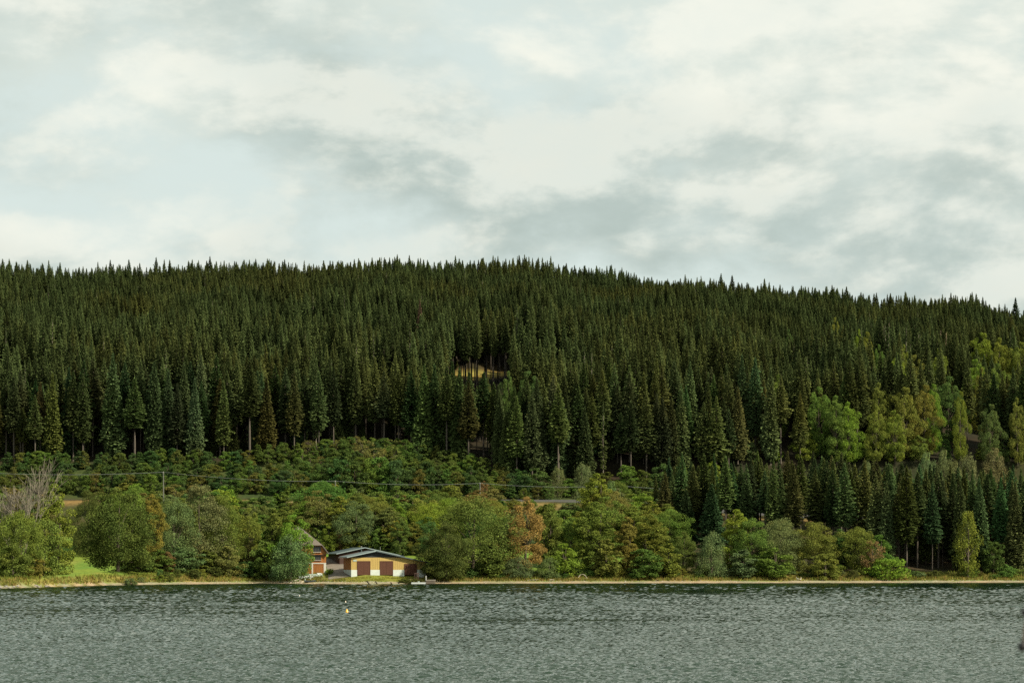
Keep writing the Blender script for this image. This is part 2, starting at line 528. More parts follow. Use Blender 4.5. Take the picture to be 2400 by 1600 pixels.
def strip(name, centre, halfw, mat, lift, nseg=2, z=None):
    """a ribbon draped on the ground along a list of (x, y) points"""
    pts = []
    for (a, b) in zip(centre[:-1], centre[1:]):
        n = max(1, int(math.dist(a, b) / 1.0))
        for i in range(n): pts.append((a[0] + (b[0] - a[0]) * i / n, a[1] + (b[1] - a[1]) * i / n))
    pts.append(centre[-1])
    hw = np.interp(np.linspace(0, 1, len(pts)), np.linspace(0, 1, len(halfw)), halfw)
    V = []
    W = 2 * nseg + 1
    for i, p in enumerate(pts):
        d = Vector(pts[min(i + 1, len(pts) - 1)]) - Vector(pts[max(i - 1, 0)])
        nrm = Vector((-d.y, d.x)).normalized()
        for k in range(W):
            q = Vector(p) + nrm * hw[i] * (k / nseg - 1)
            V.append((q.x, q.y, (gz(q.x, q.y) if z is None else z) + lift))
    idx = np.arange(len(V)).reshape(-1, W)
    q = np.stack([idx[:-1, :-1], idx[1:, :-1], idx[1:, 1:], idx[:-1, 1:]], -1).reshape(-1, 4)
    o = link(name, mesh_np(name, V, q, mats=[mat], smooth=True)); o['kind'] = 'structure'
    return o


strip('road', [(-330, 597), (330, 597)], [2.8, 2.8], MATS['asphalt'], 0.10)
strip('gravel_path', [(X_at(800, 503), 503.0), (X_at(797, 508), 508), (X_at(788, 518), 518), (X_at(780, 527), 527), (X_at(800, 545), 545)],
      [2.9, 2.4, 1.9, 1.7, 1.6], MATS['gravel'], 0.10, 3)

# near bank with the paved terrace the camera stands on
tb = MB()
tb.box(-14, 14, -12, 9.2, -2.0, 4.88)
tb.box(-14.2, 14.2, 8.6, 9.4, 4.88, 5.0)
tb.box(-14, 14, -12, 8.6, 4.88, 4.995)
to = tb.build('terrace', MATS['stone_paving']); to['kind'] = 'structure'


# ------------------------------------------------------------------ tree meshes
def frame(n):
    """two axes perpendicular to each row of n"""
    h = np.where(np.abs(n[:, 2:3]) < 0.9, np.array([[0, 0, 1.0]]), np.array([[1.0, 0, 0]]))
    a = np.cross(n, h); a /= np.linalg.norm(a, axis=1, keepdims=True)
    return a, np.cross(n, a)


def tube_np(pts, rad, n=5):
    b = MB().tube(pts, rad, n, cap=False)
    return np.array(b.v), np.array(b.f)


def cat_quads(parts):
    V, Q, off = [], [], 0
    for v, q in parts:
        V.append(v); Q.append(q + off); off += len(v)
    return np.concatenate(V), np.concatenate(Q)


def spruce_parts(seed, H=25.0, cb=0.3, R=2.7, dens=1.0, ragged=0.0, keep=1.0):
    r = np.random.default_rng(seed)
    tv, tq = tube_np([(0, 0, -0.6), (0.02, 0.03, H * 0.3), (r.normal(0, .06), 0.05, H * 0.7), (0, 0, H * 0.985)], [0.19, 0.155, 0.09, 0.02], 6)
    V, T = [], []
    nv = 0
    z = cb * H
    side = r.uniform(0, 6.28)
    while z < H - 0.25:
        f = (z - cb * H) / (H - cb * H)
        prof = (1 - f) ** 0.92 * (0.38 + 0.62 * min(1, f / 0.22)) + 0.035
        n = int(round((4.2 + 3.0 * (1 - f)) * dens + r.uniform(-0.7, 0.7)))
        a0 = r.uniform(0, 6.28)
        for k in range(max(3, n)):
            if r.random() > keep: continue
            a = a0 + 6.283 * k / max(3, n) + r.normal(0, 0.22)
            L = R * prof * r.uniform(0.70, 1.16) * (1 + ragged * math.cos(a - side) * (1 - f))
            if r.random() < 0.06: L *= 1.22
            dx, dy = math.cos(a), math.sin(a)
            slope = 0.55 * f ** 2 - 0.42 * (1 - f) + r.normal(0, 0.10)
            zb = z + r.uniform(-0.2, 0.2)
            P = []
            for t in (0.0, 0.5, 1.0):
                P.append((dx * L * t, dy * L * t, zb + L * (slope * t + 0.16 * t * t)))
            P = np.array(P)
            sx, sy = -dy, dx
            w = 0.08 + 0.115 * L
            # the spray itself: a leaf-like blade
            blade = [P[0], P[1] + np.array([sx, sy, -0.25]) * w, P[2], P[1] - np.array([sx, sy, 0.25]) * w, P[1] + np.array([0, 0, 0.05])]
            V += blade
            T += [(nv, nv + 1, nv + 4), (nv + 1, nv + 2, nv + 4), (nv + 2, nv + 3, nv + 4), (nv + 3, nv, nv + 4)]
            nv += 5
            # side twigs drooping from it
            m = 2 if L > 0.8 else 1
            for j in range(m):
                for sg in (-1, 1):
                    t = (0.40 + 0.36 * j) * r.uniform(0.85, 1.15)
                    c = np.array([dx * L * t, dy * L * t, zb + L * (slope * t + 0.16 * t * t)])
                    ln = (0.17 + 0.19 * L * (1 - 0.4 * t)) * r.uniform(0.75, 1.3)
                    tip = c + np.array([sx * sg * ln + dx * ln * 0.55, sy * sg * ln + dy * ln * 0.55, -ln * r.uniform(0.25, 0.8)])
                    hh = 0.12 + 0.055 * L
                    V += [c - np.array([dx, dy, 0]) * hh, c + np.array([dx, dy, 0.1]) * hh, tip, c + np.array([0, 0, -hh * 1.8])]
                    T += [(nv, nv + 1, nv + 2), (nv, nv + 3, nv + 2)]
                    nv += 4
        z += (0.25 + 0.11 * (1 - f)) * H / 25
    # leading shoot
    V += [(0.10, 0, H - 0.7), (-0.10, 0.03, H - 0.7), (0, 0, H + 0.4), (0, 0.12, H - 0.6)]
    T += [(nv, nv + 1, nv + 2), (nv, nv + 3, nv + 2)]
    return (tv, tq), (np.array(V), np.array(T))


def mesh_pair(name, trunk, crown_v, crown_q=None, crown_t=None, bark='bark', leaf='leaves'):
    t = mesh_np(name + '_trunk', trunk[0], trunk[1], mats=[MATS[bark]], smooth=True)
    c = mesh_np(name + '_crown', crown_v, crown_q, crown_t, mats=[MATS[leaf]])
    return t, c


def broadleaf(seed, H, W, base=0.12, nclump=95, per=125, leaf=0.36, shape='round', droop=0.0, gap=0.0, limb=14):
    """crown of leaf cards grouped in clumps on an uneven envelope; W is the crown diameter"""
    r = np.random.default_rng(seed)
    zc0 = base * H
    # clump centres
    cen, rad = [], []
    lob = [(r.uniform(0, 6.28), r.uniform(0.15, 0.95), r.uniform(0.10, 0.28)) for _ in range(9)]
    while len(cen) < nclump:
        f = r.random()
        if shape == 'round': p = max(0.0, 1 - abs(2 * (f - 0.46)) ** 2.4) ** 0.5
        elif shape == 'column': p = 0.75 * max(0.0, 1 - abs(2 * (f - 0.42)) ** 3.0) ** 0.5 + 0.2 * (1 - f)
        elif shape == 'egg': p = max(0.0, 1 - abs((f - 0.34) / (0.66 if f > 0.34 else 0.62)) ** 2.2) ** 0.5
        elif shape == 'cone': p = (1 - f) ** 0.75 * min(1, 0.45 + f * 3)
        else: p = max(0.0, 1 - f ** 1.9) ** 0.5                       # dome: widest at the ground
        if r.random() > p + 0.08: continue
        a = r.uniform(0, 6.283)
        for (la, lf, ls) in lob:
            d = math.cos(a - la)
            if d > 0.5 and abs(f - lf) < 0.16: p *= 1 + ls * d * (1 if r.random() > 0.3 else -1)
        q = r.random() ** 0.33 if r.random() < 0.85 else r.random()
        rr = W / 2 * p * (0.28 + 0.72 * q) * r.uniform(0.86, 1.06)
        cen.append((rr * math.cos(a), rr * math.sin(a), zc0 + (H - zc0) * (0.02 + 0.95 * f)))
        rad.append(W * r.uniform(0.085, 0.155) * (0.8 + 0.35 * p))
    cen = np.array(cen); rad = np.array(rad)
    # keep the top in place
    cen[:, 2] += (H - rad[cen[:, 2].argmax()] - cen[:, 2].max()) * (cen[:, 2] - zc0) / (H - zc0)
    n = nclump * per
    ci = np.repeat(np.arange(nclump), per)
    d = r.normal(size=(n, 3)); d[:, 2] = d[:, 2] * 0.85 + 0.25
    d /= np.linalg.norm(d, axis=1, keepdims=True)
    rr = rad[ci] * (0.45 + 0.62 * r.random(n) ** 0.5)
    P = cen[ci] + d * rr[:, None] * np.array([1, 1, 0.85])
    P[:, 2] -= droop * rad[ci] * r.random(n) * 1.5
    if gap > 0:
        keep = r.random(n) > gap; P, d, ci = P[keep], d[keep], ci[keep]; n = len(P)
    nn = d * 0.7 + r.normal(size=(n, 3)) * 0.55 + np.array([0, 0, 0.35])
    nn /= np.linalg.norm(nn, axis=1, keepdims=True)
    a, b = frame(nn)
    th = r.uniform(0, 6.28, n)[:, None]
    a, b = a * np.cos(th) + b * np.sin(th), b * np.cos(th) - a * np.sin(th)
    s = (leaf * r.uniform(0.6, 1.35, n) * 0.5)[:, None]
    V = np.stack([P - a * s, P - b * s * 0.75 + nn * s * 0.25, P + a * s * 1.1, P + b * s * 0.75 + nn * s * 0.25], 1).reshape(-1, 3)
    Q = np.arange(4 * n).reshape(-1, 4)
    # trunk and limbs
    tr = 0.016 * H + 0.05
    bend = r.normal(0, 0.02 * H, 2)
    parts = [tube_np([(0, 0, -0.5), (bend[0] * .3, bend[1] * .3, H * 0.2), (bend[0], bend[1], H * 0.5), (bend[0] * 1.2, bend[1] * 1.2, H * 0.82)],
                     [tr, tr * 0.8, tr * 0.5, tr * 0.12], 7)]
    for i in r.choice(nclump, min(limb, nclump), replace=False):
        c = cen[i]
        z0 = min(H * 0.6, max(H * 0.12, c[2] * r.uniform(0.4, 0.65)))
        f0 = z0 / (H * 0.5)
        s0 = np.array([bend[0] * min(1, f0), bend[1] * min(1, f0), z0])
        mid = s0 + (c - s0) * 0.5 + np.array([0, 0, 0.04 * H * r.uniform(-0.5, 1)])
        parts.append(tube_np([s0, mid, c], [tr * 0.38, tr * 0.24, tr * 0.06], 4))
    return cat_quads(parts), V, Q


def bare_tree(seed, H, spread=0.5, levels=5, r0=0.2):
    r = np.random.default_rng(seed)
    parts = []
    def grow(p, d, L, rad, lev):
        q = p + d * L
        mid = p + d * L * 0.5 + r.normal(0, 0.04 * L, 3)
        parts.append(tube_np([p, mid, q], [rad, rad * 0.8, rad * 0.6], 3 if lev < 4 else 5))
        if lev == 0: return
        for k in range(3 if lev > 1 else 4):
            nd = d + r.normal(0, spread, 3) + np.array([0, 0, 0.30])
            nd /= np.linalg.norm(nd)
            grow(p + (q - p) * r.uniform(0.45, 1.0), nd, L * r.uniform(0.55, 0.85), max(rad * 0.55, 0.034), lev - 1)
    for k in range(3): grow(np.array([0.15 * k, 0, -0.4]), np.array([0.16 * (k - 1), 0.1 * (k % 2), 0.97]), H * 0.36, r0, levels)
    v, q = cat_quads(parts)
    v[:, 2] *= H / np.percentile(v[:, 2], 98.5)
    return v, q


SPRUCE = []
for i in range(8):
    cb = (0.34, 0.42, 0.28, 0.38, 0.46, 0.32, 0.36, 0.24)[i]
    tr, (cv, ct) = spruce_parts(100 + i, 25.0, cb, (3.1, 2.8, 3.5, 3.2, 2.7, 3.7, 3.0, 3.5)[i], 1.05, 0.14)
    SPRUCE.append(mesh_pair('spruce', tr, cv, None, ct, 'spruce_bark', 'needles'))
SPRUCE_FULL = []      # branches down to the ground
for i in range(3):
    tr, (cv, ct) = spruce_parts(140 + i, 20.0, 0.06, (3.7, 3.3, 4.0)[i], 1.35, 0.1)
    SPRUCE_FULL.append(mesh_pair('spruce_full', tr, cv, None, ct, 'spruce_bark', 'needles'))
SPRUCE_DEAD = []
for i in range(2):
    tr, (cv, ct) = spruce_parts(160 + i, 22.0, 0.22, 2.0, 0.8, 0.1, 0.55)
    SPRUCE_DEAD.append(mesh_pair('spruce_dead', tr, cv, None, ct, 'dead_wood', 'needles'))


def bl(name, *a, **k):
    t, v, q = broadleaf(*a, **k)
    return mesh_pair(name, t, v, q)


BIG = [bl('broadleaf', 200 + i, 18.0, (11.5, 13, 10.5, 12.5, 11)[i], (0.03, 0.0, 0.03, 0.0, 0.04)[i], 130, 220, 0.275, ('egg', 'dome', 'egg', 'dome', 'round')[i]) for i in range(5)]
TALL = [bl('broadleaf', 220 + i, 18.0, (7.0, 8.0, 6.2)[i], 0.02, 105, 195, 0.265, ('column', 'egg', 'cone')[i]) for i in range(3)]
SMALL = [bl('young_tree', 240 + i, 9.0, (5.0, 5.8, 4.4, 5.2)[i], 0.0, 70, 115, 0.28, ('egg', 'dome', 'cone', 'egg')[i], limb=8) for i in range(4)]
SHRUB = [bl('shrub', 260 + i, 4.0, (4.6, 5.2, 4.0)[i], 0.0, 44, 75, 0.28, 'dome', limb=6) for i in range(3)]
WILLOW = [bl('willow', 280 + i, 11.0, (8.0, 9.0)[i], 0.02, 90, 120, 0.26, 'dome', droop=0.8) for i in range(2)]
BIRCH = [bl('birch', 290, 15.0, 5.4, 0.12, 70, 120, 0.28, 'column', droop=1.6, gap=0.1)]
THIN = [bl('thin_tree', 295 + i, 9.0, 4.2, 0.18, 42, 55, 0.26, 'round', gap=0.25, limb=16) for i in range(2)]
KINDS = {'big': (BIG, 18, (11.5, 13, 10.5, 12.5, 11)), 'tall': (TALL, 18, (7, 8, 6.2)), 'small': (SMALL, 9, (5, 5.8, 4.4, 5.2)),
         'shrub': (SHRUB, 4, (4.6, 5.2, 4)), 'willow': (WILLOW, 11, (8, 9)), 'birch': (BIRCH, 15, (5.4,)), 'thin': (THIN, 9, (4.2, 4.2)),
         'spruce': (SPRUCE, 25, (5, 4.6, 5.8, 5.2, 4.4, 6, 4.8, 5.8)), 'full': (SPRUCE_FULL, 20, (6.4, 5.8, 7)), 'dead': (SPRUCE_DEAD, 22, (4, 4))}

COL = dict(green=(0.100, 0.156, 0.034), bright=(0.136, 0.205, 0.031), olive=(0.140, 0.168, 0.035), grey=(0.116, 0.156, 0.062),
           dark=(0.074, 0.092, 0.025), orange=(0.225, 0.165, 0.056), brown=(0.146, 0.152, 0.045), yellow=(0.142, 0.168, 0.033),
           silver=(0.125, 0.162, 0.066), rust=(0.160, 0.122, 0.052), spruce=(0.056, 0.086, 0.034), spruce2=(0.078, 0.100, 0.033),
           spruce_grey=(0.160, 0.136, 0.110), spruce_rust=(0.130, 0.085, 0.052), deep=(0.074, 0.130, 0.037), fir=(0.044, 0.075, 0.035),
           scrub=(0.074, 0.118, 0.030), scrub_olive=(0.098, 0.118, 0.030), scrub_deep=(0.056, 0.102, 0.033))
NAMES = dict(big='broadleaf_tree', tall='broadleaf_tree', small='young_tree', shrub='shrub', willow='willow_tree', birch='birch_tree', thin='young_tree',
             spruce='spruce_tree', full='spruce_tree', dead='dead_spruce')
CATS = dict(shrub='shrub')
tree_rng = np.random.default_rng(77)
NAMED = None


def tree(kind, px, Y, H, W, colour, label, group=None, var=None, jitter=0.10, sink=0.0):
    """one tree: an Empty at its foot with a trunk and a crown"""
    meshes, h0, w0 = KINDS[kind]
    i = int(tree_rng.integers(len(meshes))) if var is None else var
    if kind == 'tall' and var is None: i = 2 if 'pointed' in label else i % 2
    x = X_at(px, Y); z = gz(x, Y) - sink
    root = thing(NAMED if NAMED and kind == 'small' else NAMES[kind], label, CATS.get(kind, 'tree'), (x, Y, z), float(tree_rng.uniform(0, 6.28)), group,
                 (W / w0[i], W / w0[i], H / h0))
    c = np.array(COL[colour]) * (1 + tree_rng.normal(0, jitter, 3) * np.array([0.9, 0.5, 0.5]))
    t, cr = meshes[i]
    link('stem' if kind == 'shrub' else 'trunk', t, root)
    o = link('foliage' if kind == 'shrub' else 'crown', cr, root)
    o.color = (*np.clip(c, 0.008, 0.9), 1)
    return root


def tree_to(kind, px, top, wpx, Y, colour, label, group=None, var=None):
    """height and width read off the photograph at the tree's own distance"""
    x = X_at(px, Y)
    H = max(1.0, Z_at(top, Y) - gz(x, Y))
    return tree(kind, px, Y, H, wpx / F * Y, colour, label, group, var)


# ------------------------------------------------------------------ the spruce forest
# broadleaf trees standing among the spruces on the slope: column, row of the top, width, row of the foot
SLOPE_TREES = [(1962, 925, 62, 1045, 'green'), (1990, 940, 58, 1040, 'bright'), (2052, 950, 46, 1060, 'yellow'), (2062, 895, 62, 1000, 'olive'), (2118, 905, 66, 1085, 'yellow'),
               (2098, 960, 50, 1080, 'yellow'), (2165, 900, 60, 1010, 'olive'), (1820, 876, 52, 960, 'olive'), (1920, 905, 60, 1060, 'green'), (2250, 915, 34, 985, 'yellow'),
               (1958, 742, 22, 790, 'yellow'), (2030, 776, 36, 830, 'yellow'), (2120, 806, 30, 850, 'yellow'), (2105, 826, 40, 880, 'bright'), (2145, 830, 50, 885, 'olive'),
               (2205, 815, 44, 880, 'bright'), (2300, 778, 60, 850, 'bright'), (2345, 790, 60, 860, 'yellow'), (2390, 800, 60, 880, 'yellow'), (2290, 840, 60, 900, 'bright'),
               (2340, 850, 56, 910, 'green'), (2395, 860, 50, 930, 'olive'), (2300, 860, 40, 920, 'yellow'), (2186, 898, 40, 960, 'bright'), (2385, 930, 44, 1030, 'olive'), (2320, 945, 50, 1040, 'deep'),
               (2220, 880, 70, 960, 'deep'), (1240, 868, 60, 930, 'deep'), (1190, 868, 40, 930, 'deep'), (2012, 770, 26, 820, 'bright'), (1850, 770, 24, 815, 'deep'), (2060, 805, 30, 850, 'green')]


DEAD_SPRUCES = [(2042, 758, 850), (2060, 752, 850), (2072, 762, 850), (2084, 756, 855), (2098, 770, 860), (2112, 775, 862), (2205, 775, 850), (2218, 780, 855), (2190, 785, 860)]


def slope_Y(px, py):
    """distance at which the hillside ground shows at this row of the photograph"""
    ys = np.linspace(YE - 15, YR, 400)
    rows = HY - (ground(X_at(px, ys), ys) - CZ) / ys * F
    return float(np.interp(-py, -rows, ys))


def stand_Y(px, top, H):
    """distance at which a tree of height H standing on the hillside reaches this row"""
    ys = np.linspace(YE - 12, YR, 500)
    rows = HY - (ground(X_at(px, ys), ys) + H - CZ) / ys * F
    return float(np.interp(-top, -rows, ys))


def forest_points():
    r = np.random.default_rng(5)
    P = []
    rows, y0 = [], 608.0
    while y0 < YR + 12:
        sp = 4.3 - 1.25 * float(smooth(y0, 640, 790))
        rows.append((y0, sp)); y0 += sp * 0.87
    for j, (y0, sp) in enumerate(rows):
        for x0 in np.arange(-290, 290, sp):
            x = x0 + (j % 2) * sp / 2 + r.normal(0, 0.24 * sp); y = y0 + r.normal(0, 0.24 * sp)
            px = HX + F * x / y
            if not (-420 < px < 2820): continue
            if y < np.interp(px, EPX, EY): continue
            if r.random() < 0.10: continue
            H = 24.5 + 2.4 * float(hnoise(x, y, 48, 61)) + r.normal(0, 2.4)
            # young dense stand near the skyline, older trees low on the slope
            up = float(smooth(y, 640, 790)); H = (24.5 + (H - 24.5) * (1 - 0.3 * up)) * (1.0 - 0.38 * up)
            # the clearing and the thin old stand in front of it
            dx = (x - CLX) / 11.0
            if ((x - CLX - 3) / 14) ** 2 + ((y - CLY - 1) / 8.5) ** 2 < 1: continue
            if abs(dx) < 0.95 and 628 < y < 700: H = min(H, (HY - (float(ground(x, y)) - CZ) / y * F - 908 + r.normal(0, 8)) / F * y)
            v = int(r.integers(8)) if r.random() > 0.035 else 11 + int(r.integers(2))
            if abs(dx) < 1.3 and 700 <= y < CLY: v = 4; H = max(H, 23)
            if H < 5: continue
            P.append((x, y, H, v, px))
            if y > np.interp(px, EPX, EY) + 7 and r.random() < 0.5 and not (abs(dx) < 1.3 and 628 < y < CLY + 6):
                P.append((x + r.uniform(1.5, 2.8), y + r.uniform(-1.5, 1.5), r.uniform(0.25, 0.5) * H, 8 + int(r.integers(3)), 9999))
    # leave room for the broadleaf trees on the slope
    keep = []
    spots = []
    for a, t_, c, e, d in SLOPE_TREES:
        Y = stand_Y(a, t_, 20.0)
        spots.append((X_at(a, Y), Y, c / F * Y / 2 + 1.6, 24 if a > 2180 else 18))
    for a, t_, e in DEAD_SPRUCES + [(984, 702, 0)]:
        Y = stand_Y(a, t_, 20.0)
        spots.append((X_at(a, Y), Y, 2.6, 26))
    for p in P:
        if any(abs(p[0] - s[0]) < s[2] and -(10 if s[1] < 640 else s[3]) < p[1] - s[1] < 3.5 for s in spots): continue
        keep.append(p)
    return keep


pts = forest_points()
SHORE_STAND = []
r = np.random.default_rng(15)
for j, y0 in enumerate(np.arange(522, 588, 4.5)):
    for x0 in np.arange(28, 165, 5.0):
        x = x0 + (j % 2) * 2.5 + r.normal(0, 0.9); y = y0 + r.normal(0, 0.9)
        px = HX + F * x / y
        yf = np.interp(px, [1500, 1560, 1750, 1900, 2010, 2090, 2150, 2420, 2700], [580, 562, 556, 549, 541, 531, 535, 536, 545])
        if px < 1525 or px > 2620 or y < yf or r.random() < 0.12: continue
        if px < 1700 and r.random() < 0.35: continue
        top = np.interp(px, [1500, 1600, 1800, 2000, 2100, 2300, 2600], [1105, 1082, 1068, 1072, 1085, 1100, 1100]) + r.normal(8, 14) + max(0, 556 - y) * 1.2
        H = Z_at(top, y) - gz(x, y)
        if px < 2450: SHORE_STAND.append((x, y, float(np.clip(H, 11, 25)), px))

pts.sort(key=lambda p: p[1] + (0 if -15 < p[4] < 2415 else 1000))
pts = [p for p in pts if p[3] < 8] + [p for p in pts if p[3] >= 8]
N_IND = max(60, 298 - len(SHORE_STAND))
G_EDGE, G_STAND = 'spruces along the lower edge of the hillside forest', 'spruces of the stand that comes down to the lake shore'
for (x, y, H, px) in SHORE_STAND:
    cc = 'spruce2' if tree_rng.random() < 0.6 else 'spruce'
    full = px > 2060 and tree_rng.random() < 0.6 or px < 1700 and tree_rng.random() < 0.4
    w1, w2 = ('olive tinted' if cc == 'spruce2' else 'dark green'), ('branched to the ground' if full else 'with bare lower trunk')
    tree('full' if full else 'spruce', px, y, H, H * tree_rng.uniform(0.24, 0.31), cc,
         '%s spruce %s in the stand reaching down to the lake shore' % (w1, w2), '%s, %s, %s' % (G_STAND, w1, w2), jitter=0.12)
for (x, y, H, v, px) in pts[:N_IND]:
    cc = 'spruce2' if tree_rng.random() < 0.35 else 'spruce'
    w1, w2 = ('olive' if cc == 'spruce2' else 'dark'), ('tall' if H > 25.5 else ('short' if H < 22.5 else 'middling'))
    low = tree_rng.random() < 0.3
    w3 = 'branched to the ground' if low else 'with bare lower trunk'
    tree('full' if low else 'spruce', px, y, H, H * tree_rng.uniform(0.23, 0.31), cc,
         '%s %s spruce %s at the hillside forest edge' % (w2, w1, w3), '%s, %s, %s, %s' % (G_EDGE, w2, w1, w3), None if low else v, jitter=0.12)


def build_forest(rest):
    """the thousands of spruces behind the edge, too many to count: one object"""
    src = bpy.data.collections.new('spruce_sources')
    for k, (t, c) in enumerate(SPRUCE + SPRUCE_FULL + SPRUCE_DEAD):
        sc = 1.0 if k < 8 else (1.25 if k < 11 else 25 / 22)
        tv = np.empty(len(t.vertices) * 3, np.float32); t.vertices.foreach_get('co', tv)
        cv = np.empty(len(c.vertices) * 3, np.float32); c.vertices.foreach_get('co', cv)
        tq = np.array([p.vertices[:] for p in t.polygons])
        ct = np.empty(len(c.loops), np.int32); c.loops.foreach_get('vertex_index', ct)
        me = mesh_np('spruce_source', np.concatenate([tv, cv]) * sc, tq, ct.reshape(-1, 3) + len(tv) // 3, [MATS['spruce_bark' if k < 11 else 'dead_wood'], MATS['needles']],
                     np.zeros(len(tq)), np.ones(len(ct) // 3))
        src.objects.link(bpy.data.objects.new('source_%02d' % k, me))
    n = len(rest)
    me = bpy.data.meshes.new('spruce_forest')
    me.vertices.add(n)
    A = np.array(rest, dtype=np.float32)
    Z = ground(A[:, 0], A[:, 1])
    me.vertices.foreach_set('co', np.stack([A[:, 0], A[:, 1], Z], 1).astype(np.float32).ravel())
    r = np.random.default_rng(9)
    def attr(nm, ty, val, key='value'):
        a = me.attributes.new(nm, ty, 'POINT'); a.data.foreach_set(key, np.asarray(val).ravel())
    attr('pick', 'INT', A[:, 3].astype(np.int32))
    attr('turn', 'FLOAT', r.uniform(0, 6.28, n).astype(np.float32))
    w = (A[:, 2] * 0.8 + 3.4) / 25 * r.uniform(0.85, 1.25, n)
    attr('size', 'FLOAT_VECTOR', np.stack([w, w, A[:, 2] / 25], 1).astype(np.float32), 'vector')
    ng = bpy.data.node_groups.new('forest', 'GeometryNodeTree')
    ng.interface.new_socket('Geometry', in_out='INPUT', socket_type='NodeSocketGeometry')
    ng.interface.new_socket('Geometry', in_out='OUTPUT', socket_type='NodeSocketGeometry')
    N, L = ng.nodes, ng.links
    gi, go = N.new('NodeGroupInput'), N.new('NodeGroupOutput')
    ip = N.new('GeometryNodeInstanceOnPoints')
    ci = N.new('GeometryNodeCollectionInfo')
    ci.inputs['Collection'].default_value = src
    ci.inputs['Separate Children'].default_value = True
    ci.inputs['Reset Children'].default_value = True
    def named(nm, ty):
        a = N.new('GeometryNodeInputNamedAttribute'); a.data_type = ty; a.inputs['Name'].default_value = nm
        return a.outputs[0]
    cx = N.new('ShaderNodeCombineXYZ')
    L.new(named('turn', 'FLOAT'), cx.inputs[2])
    er = N.new('FunctionNodeEulerToRotation'); L.new(cx.outputs[0], er.inputs[0])
    L.new(gi.outputs[0], ip.inputs['Points'])
    L.new(ci.outputs[0], ip.inputs['Instance'])
    ip.inputs['Pick Instance'].default_value = True
    L.new(named('pick', 'INT'), ip.inputs['Instance Index'])
    L.new(er.outputs[0], ip.inputs['Rotation'])
    L.new(named('size', 'FLOAT_VECTOR'), ip.inputs['Scale'])
    L.new(ip.outputs[0], go.inputs[0])
    o = link('spruce_forest', me)
    o.modifiers.new('forest', 'NODES').node_group = ng
    o.color = (0.068, 0.094, 0.034, 1)
    o['kind'] = 'stuff'
    tag(o, 'dense dark spruce forest covering the hillside up to the skyline', 'forest')


build_forest([(p[0], p[1], p[2], p[3]) for p in pts[N_IND:]])

# spruces that stand out of the forest
def slope_tree(kind, px, top, wpx, H, colour, label, group=None, var=None):
    Y = stand_Y(px, top, H)
    return tree_to(kind, px, top, wpx, Y, colour, label, group, var)

slope_tree('full', 984, 702, 30, 20, 'spruce_rust', 'dead spruce with rust brown needles high in the dark forest', var=1)
for (a, b, e) in DEAD_SPRUCES:
    slope_tree('dead', a, b, 17, 20, 'spruce_grey', 'bare grey dead spruce among green trees below the ridge', 'bare grey dead spruces below the ridge')
for (a, b, e) in [(302, 608, 17.5), (366, 602, 18), (2380, 696, 18), (1690, 640, 17), (1716, 644, 17)]:
    slope_tree('spruce', a, b, 28, e, 'fir', 'single spruce overtopping its neighbours on the ridge skyline', 'spruces overtopping the ridge skyline')

# broadleaf trees on the slope
for (px, top, w, foot, c) in SLOPE_TREES:
    word = {'green': 'mid green', 'bright': 'bright green', 'yellow': 'yellow green', 'olive': 'olive green', 'deep': 'deep green', 'rust': 'rust coloured'}[c]
    slope_tree('tall', px, top, w * 0.92, 20, c,
               word + ' broadleaf tree standing among the hillside spruces', word + ' broadleaf trees among the hillside spruces', var=1)

# ------------------------------------------------------------------ scrub between the road and the forest
r = np.random.default_rng(33)
bx_ = [0, 60, 170, 300, 450, 560, 650, 760, 830, 880, 960, 1060, 1150, 1200, 1300, 1400, 1500]
bt_ = [1102, 1085, 1064, 1082, 1080, 1076, 1066, 1058, 1030, 1035, 1055, 1070, 1096, 1118, 1138, 1138, 1130]
WORD = {'green': 'mid green', 'bright': 'bright green', 'olive': 'olive green', 'grey': 'grey green', 'brown': 'brownish', 'deep': 'deep green', 'dark': 'dark green', 'scrub': 'dull green', 'scrub_olive': 'dull olive', 'scrub_deep': 'dusky green'}
G_SCRUB = 'young broadleaf trees between the road and the forest edge'
cols = ['scrub', 'scrub', 'scrub_deep', 'green', 'scrub_olive', 'scrub', 'brown', 'scrub_deep', 'green']
for i, px in enumerate(np.linspace(-25, 1240, 160)):
    px = px + r.normal(0, 7)
    row = i % 3
    if px > 1165 and row == 0: continue
    e = float(np.interp(px, EPX, EY))
    Y = [605 + r.uniform(-1, 1), 0.5 * (605 + e) + r.uniform(-2, 1), e - 1 + r.uniform(-1, 1)][row]
    top = float(np.interp(px, bx_, bt_)) + [34, 14, 2][row] + r.uniform(-4, 14)
    x = X_at(px, Y)
    H = float(np.clip(Z_at(top, Y) - gz(x, Y), 5.2, 11))
    c = cols[int(r.integers(len(cols)))]
    if c == 'brown' and not 700 < px < 1000: c = 'scrub_olive'
    tree('thin' if c == 'brown' else 'small', px, Y, H, H * r.uniform(0.5, 0.65) + 1.0, c,
         WORD[c] + ' young tree in the scrub between the road and the forest edge', G_SCRUB + ', ' + WORD[c])
for i, px in enumerate(np.linspace(690, 1040, 40)):
    e = float(np.interp(px, EPX, EY))
    Y = 607 + (e - 607) * ((i * 0.37) % 1.0)
    H = r.uniform(4.2, 6.5); c = cols[int(r.integers(len(cols)))]
    tree('thin' if c == 'brown' else 'small', px, Y, H, H * r.uniform(0.5, 0.65) + 1.0, c,
         WORD[c] + ' young tree in the scrub between the road and the forest edge', G_SCRUB + ', ' + WORD[c])
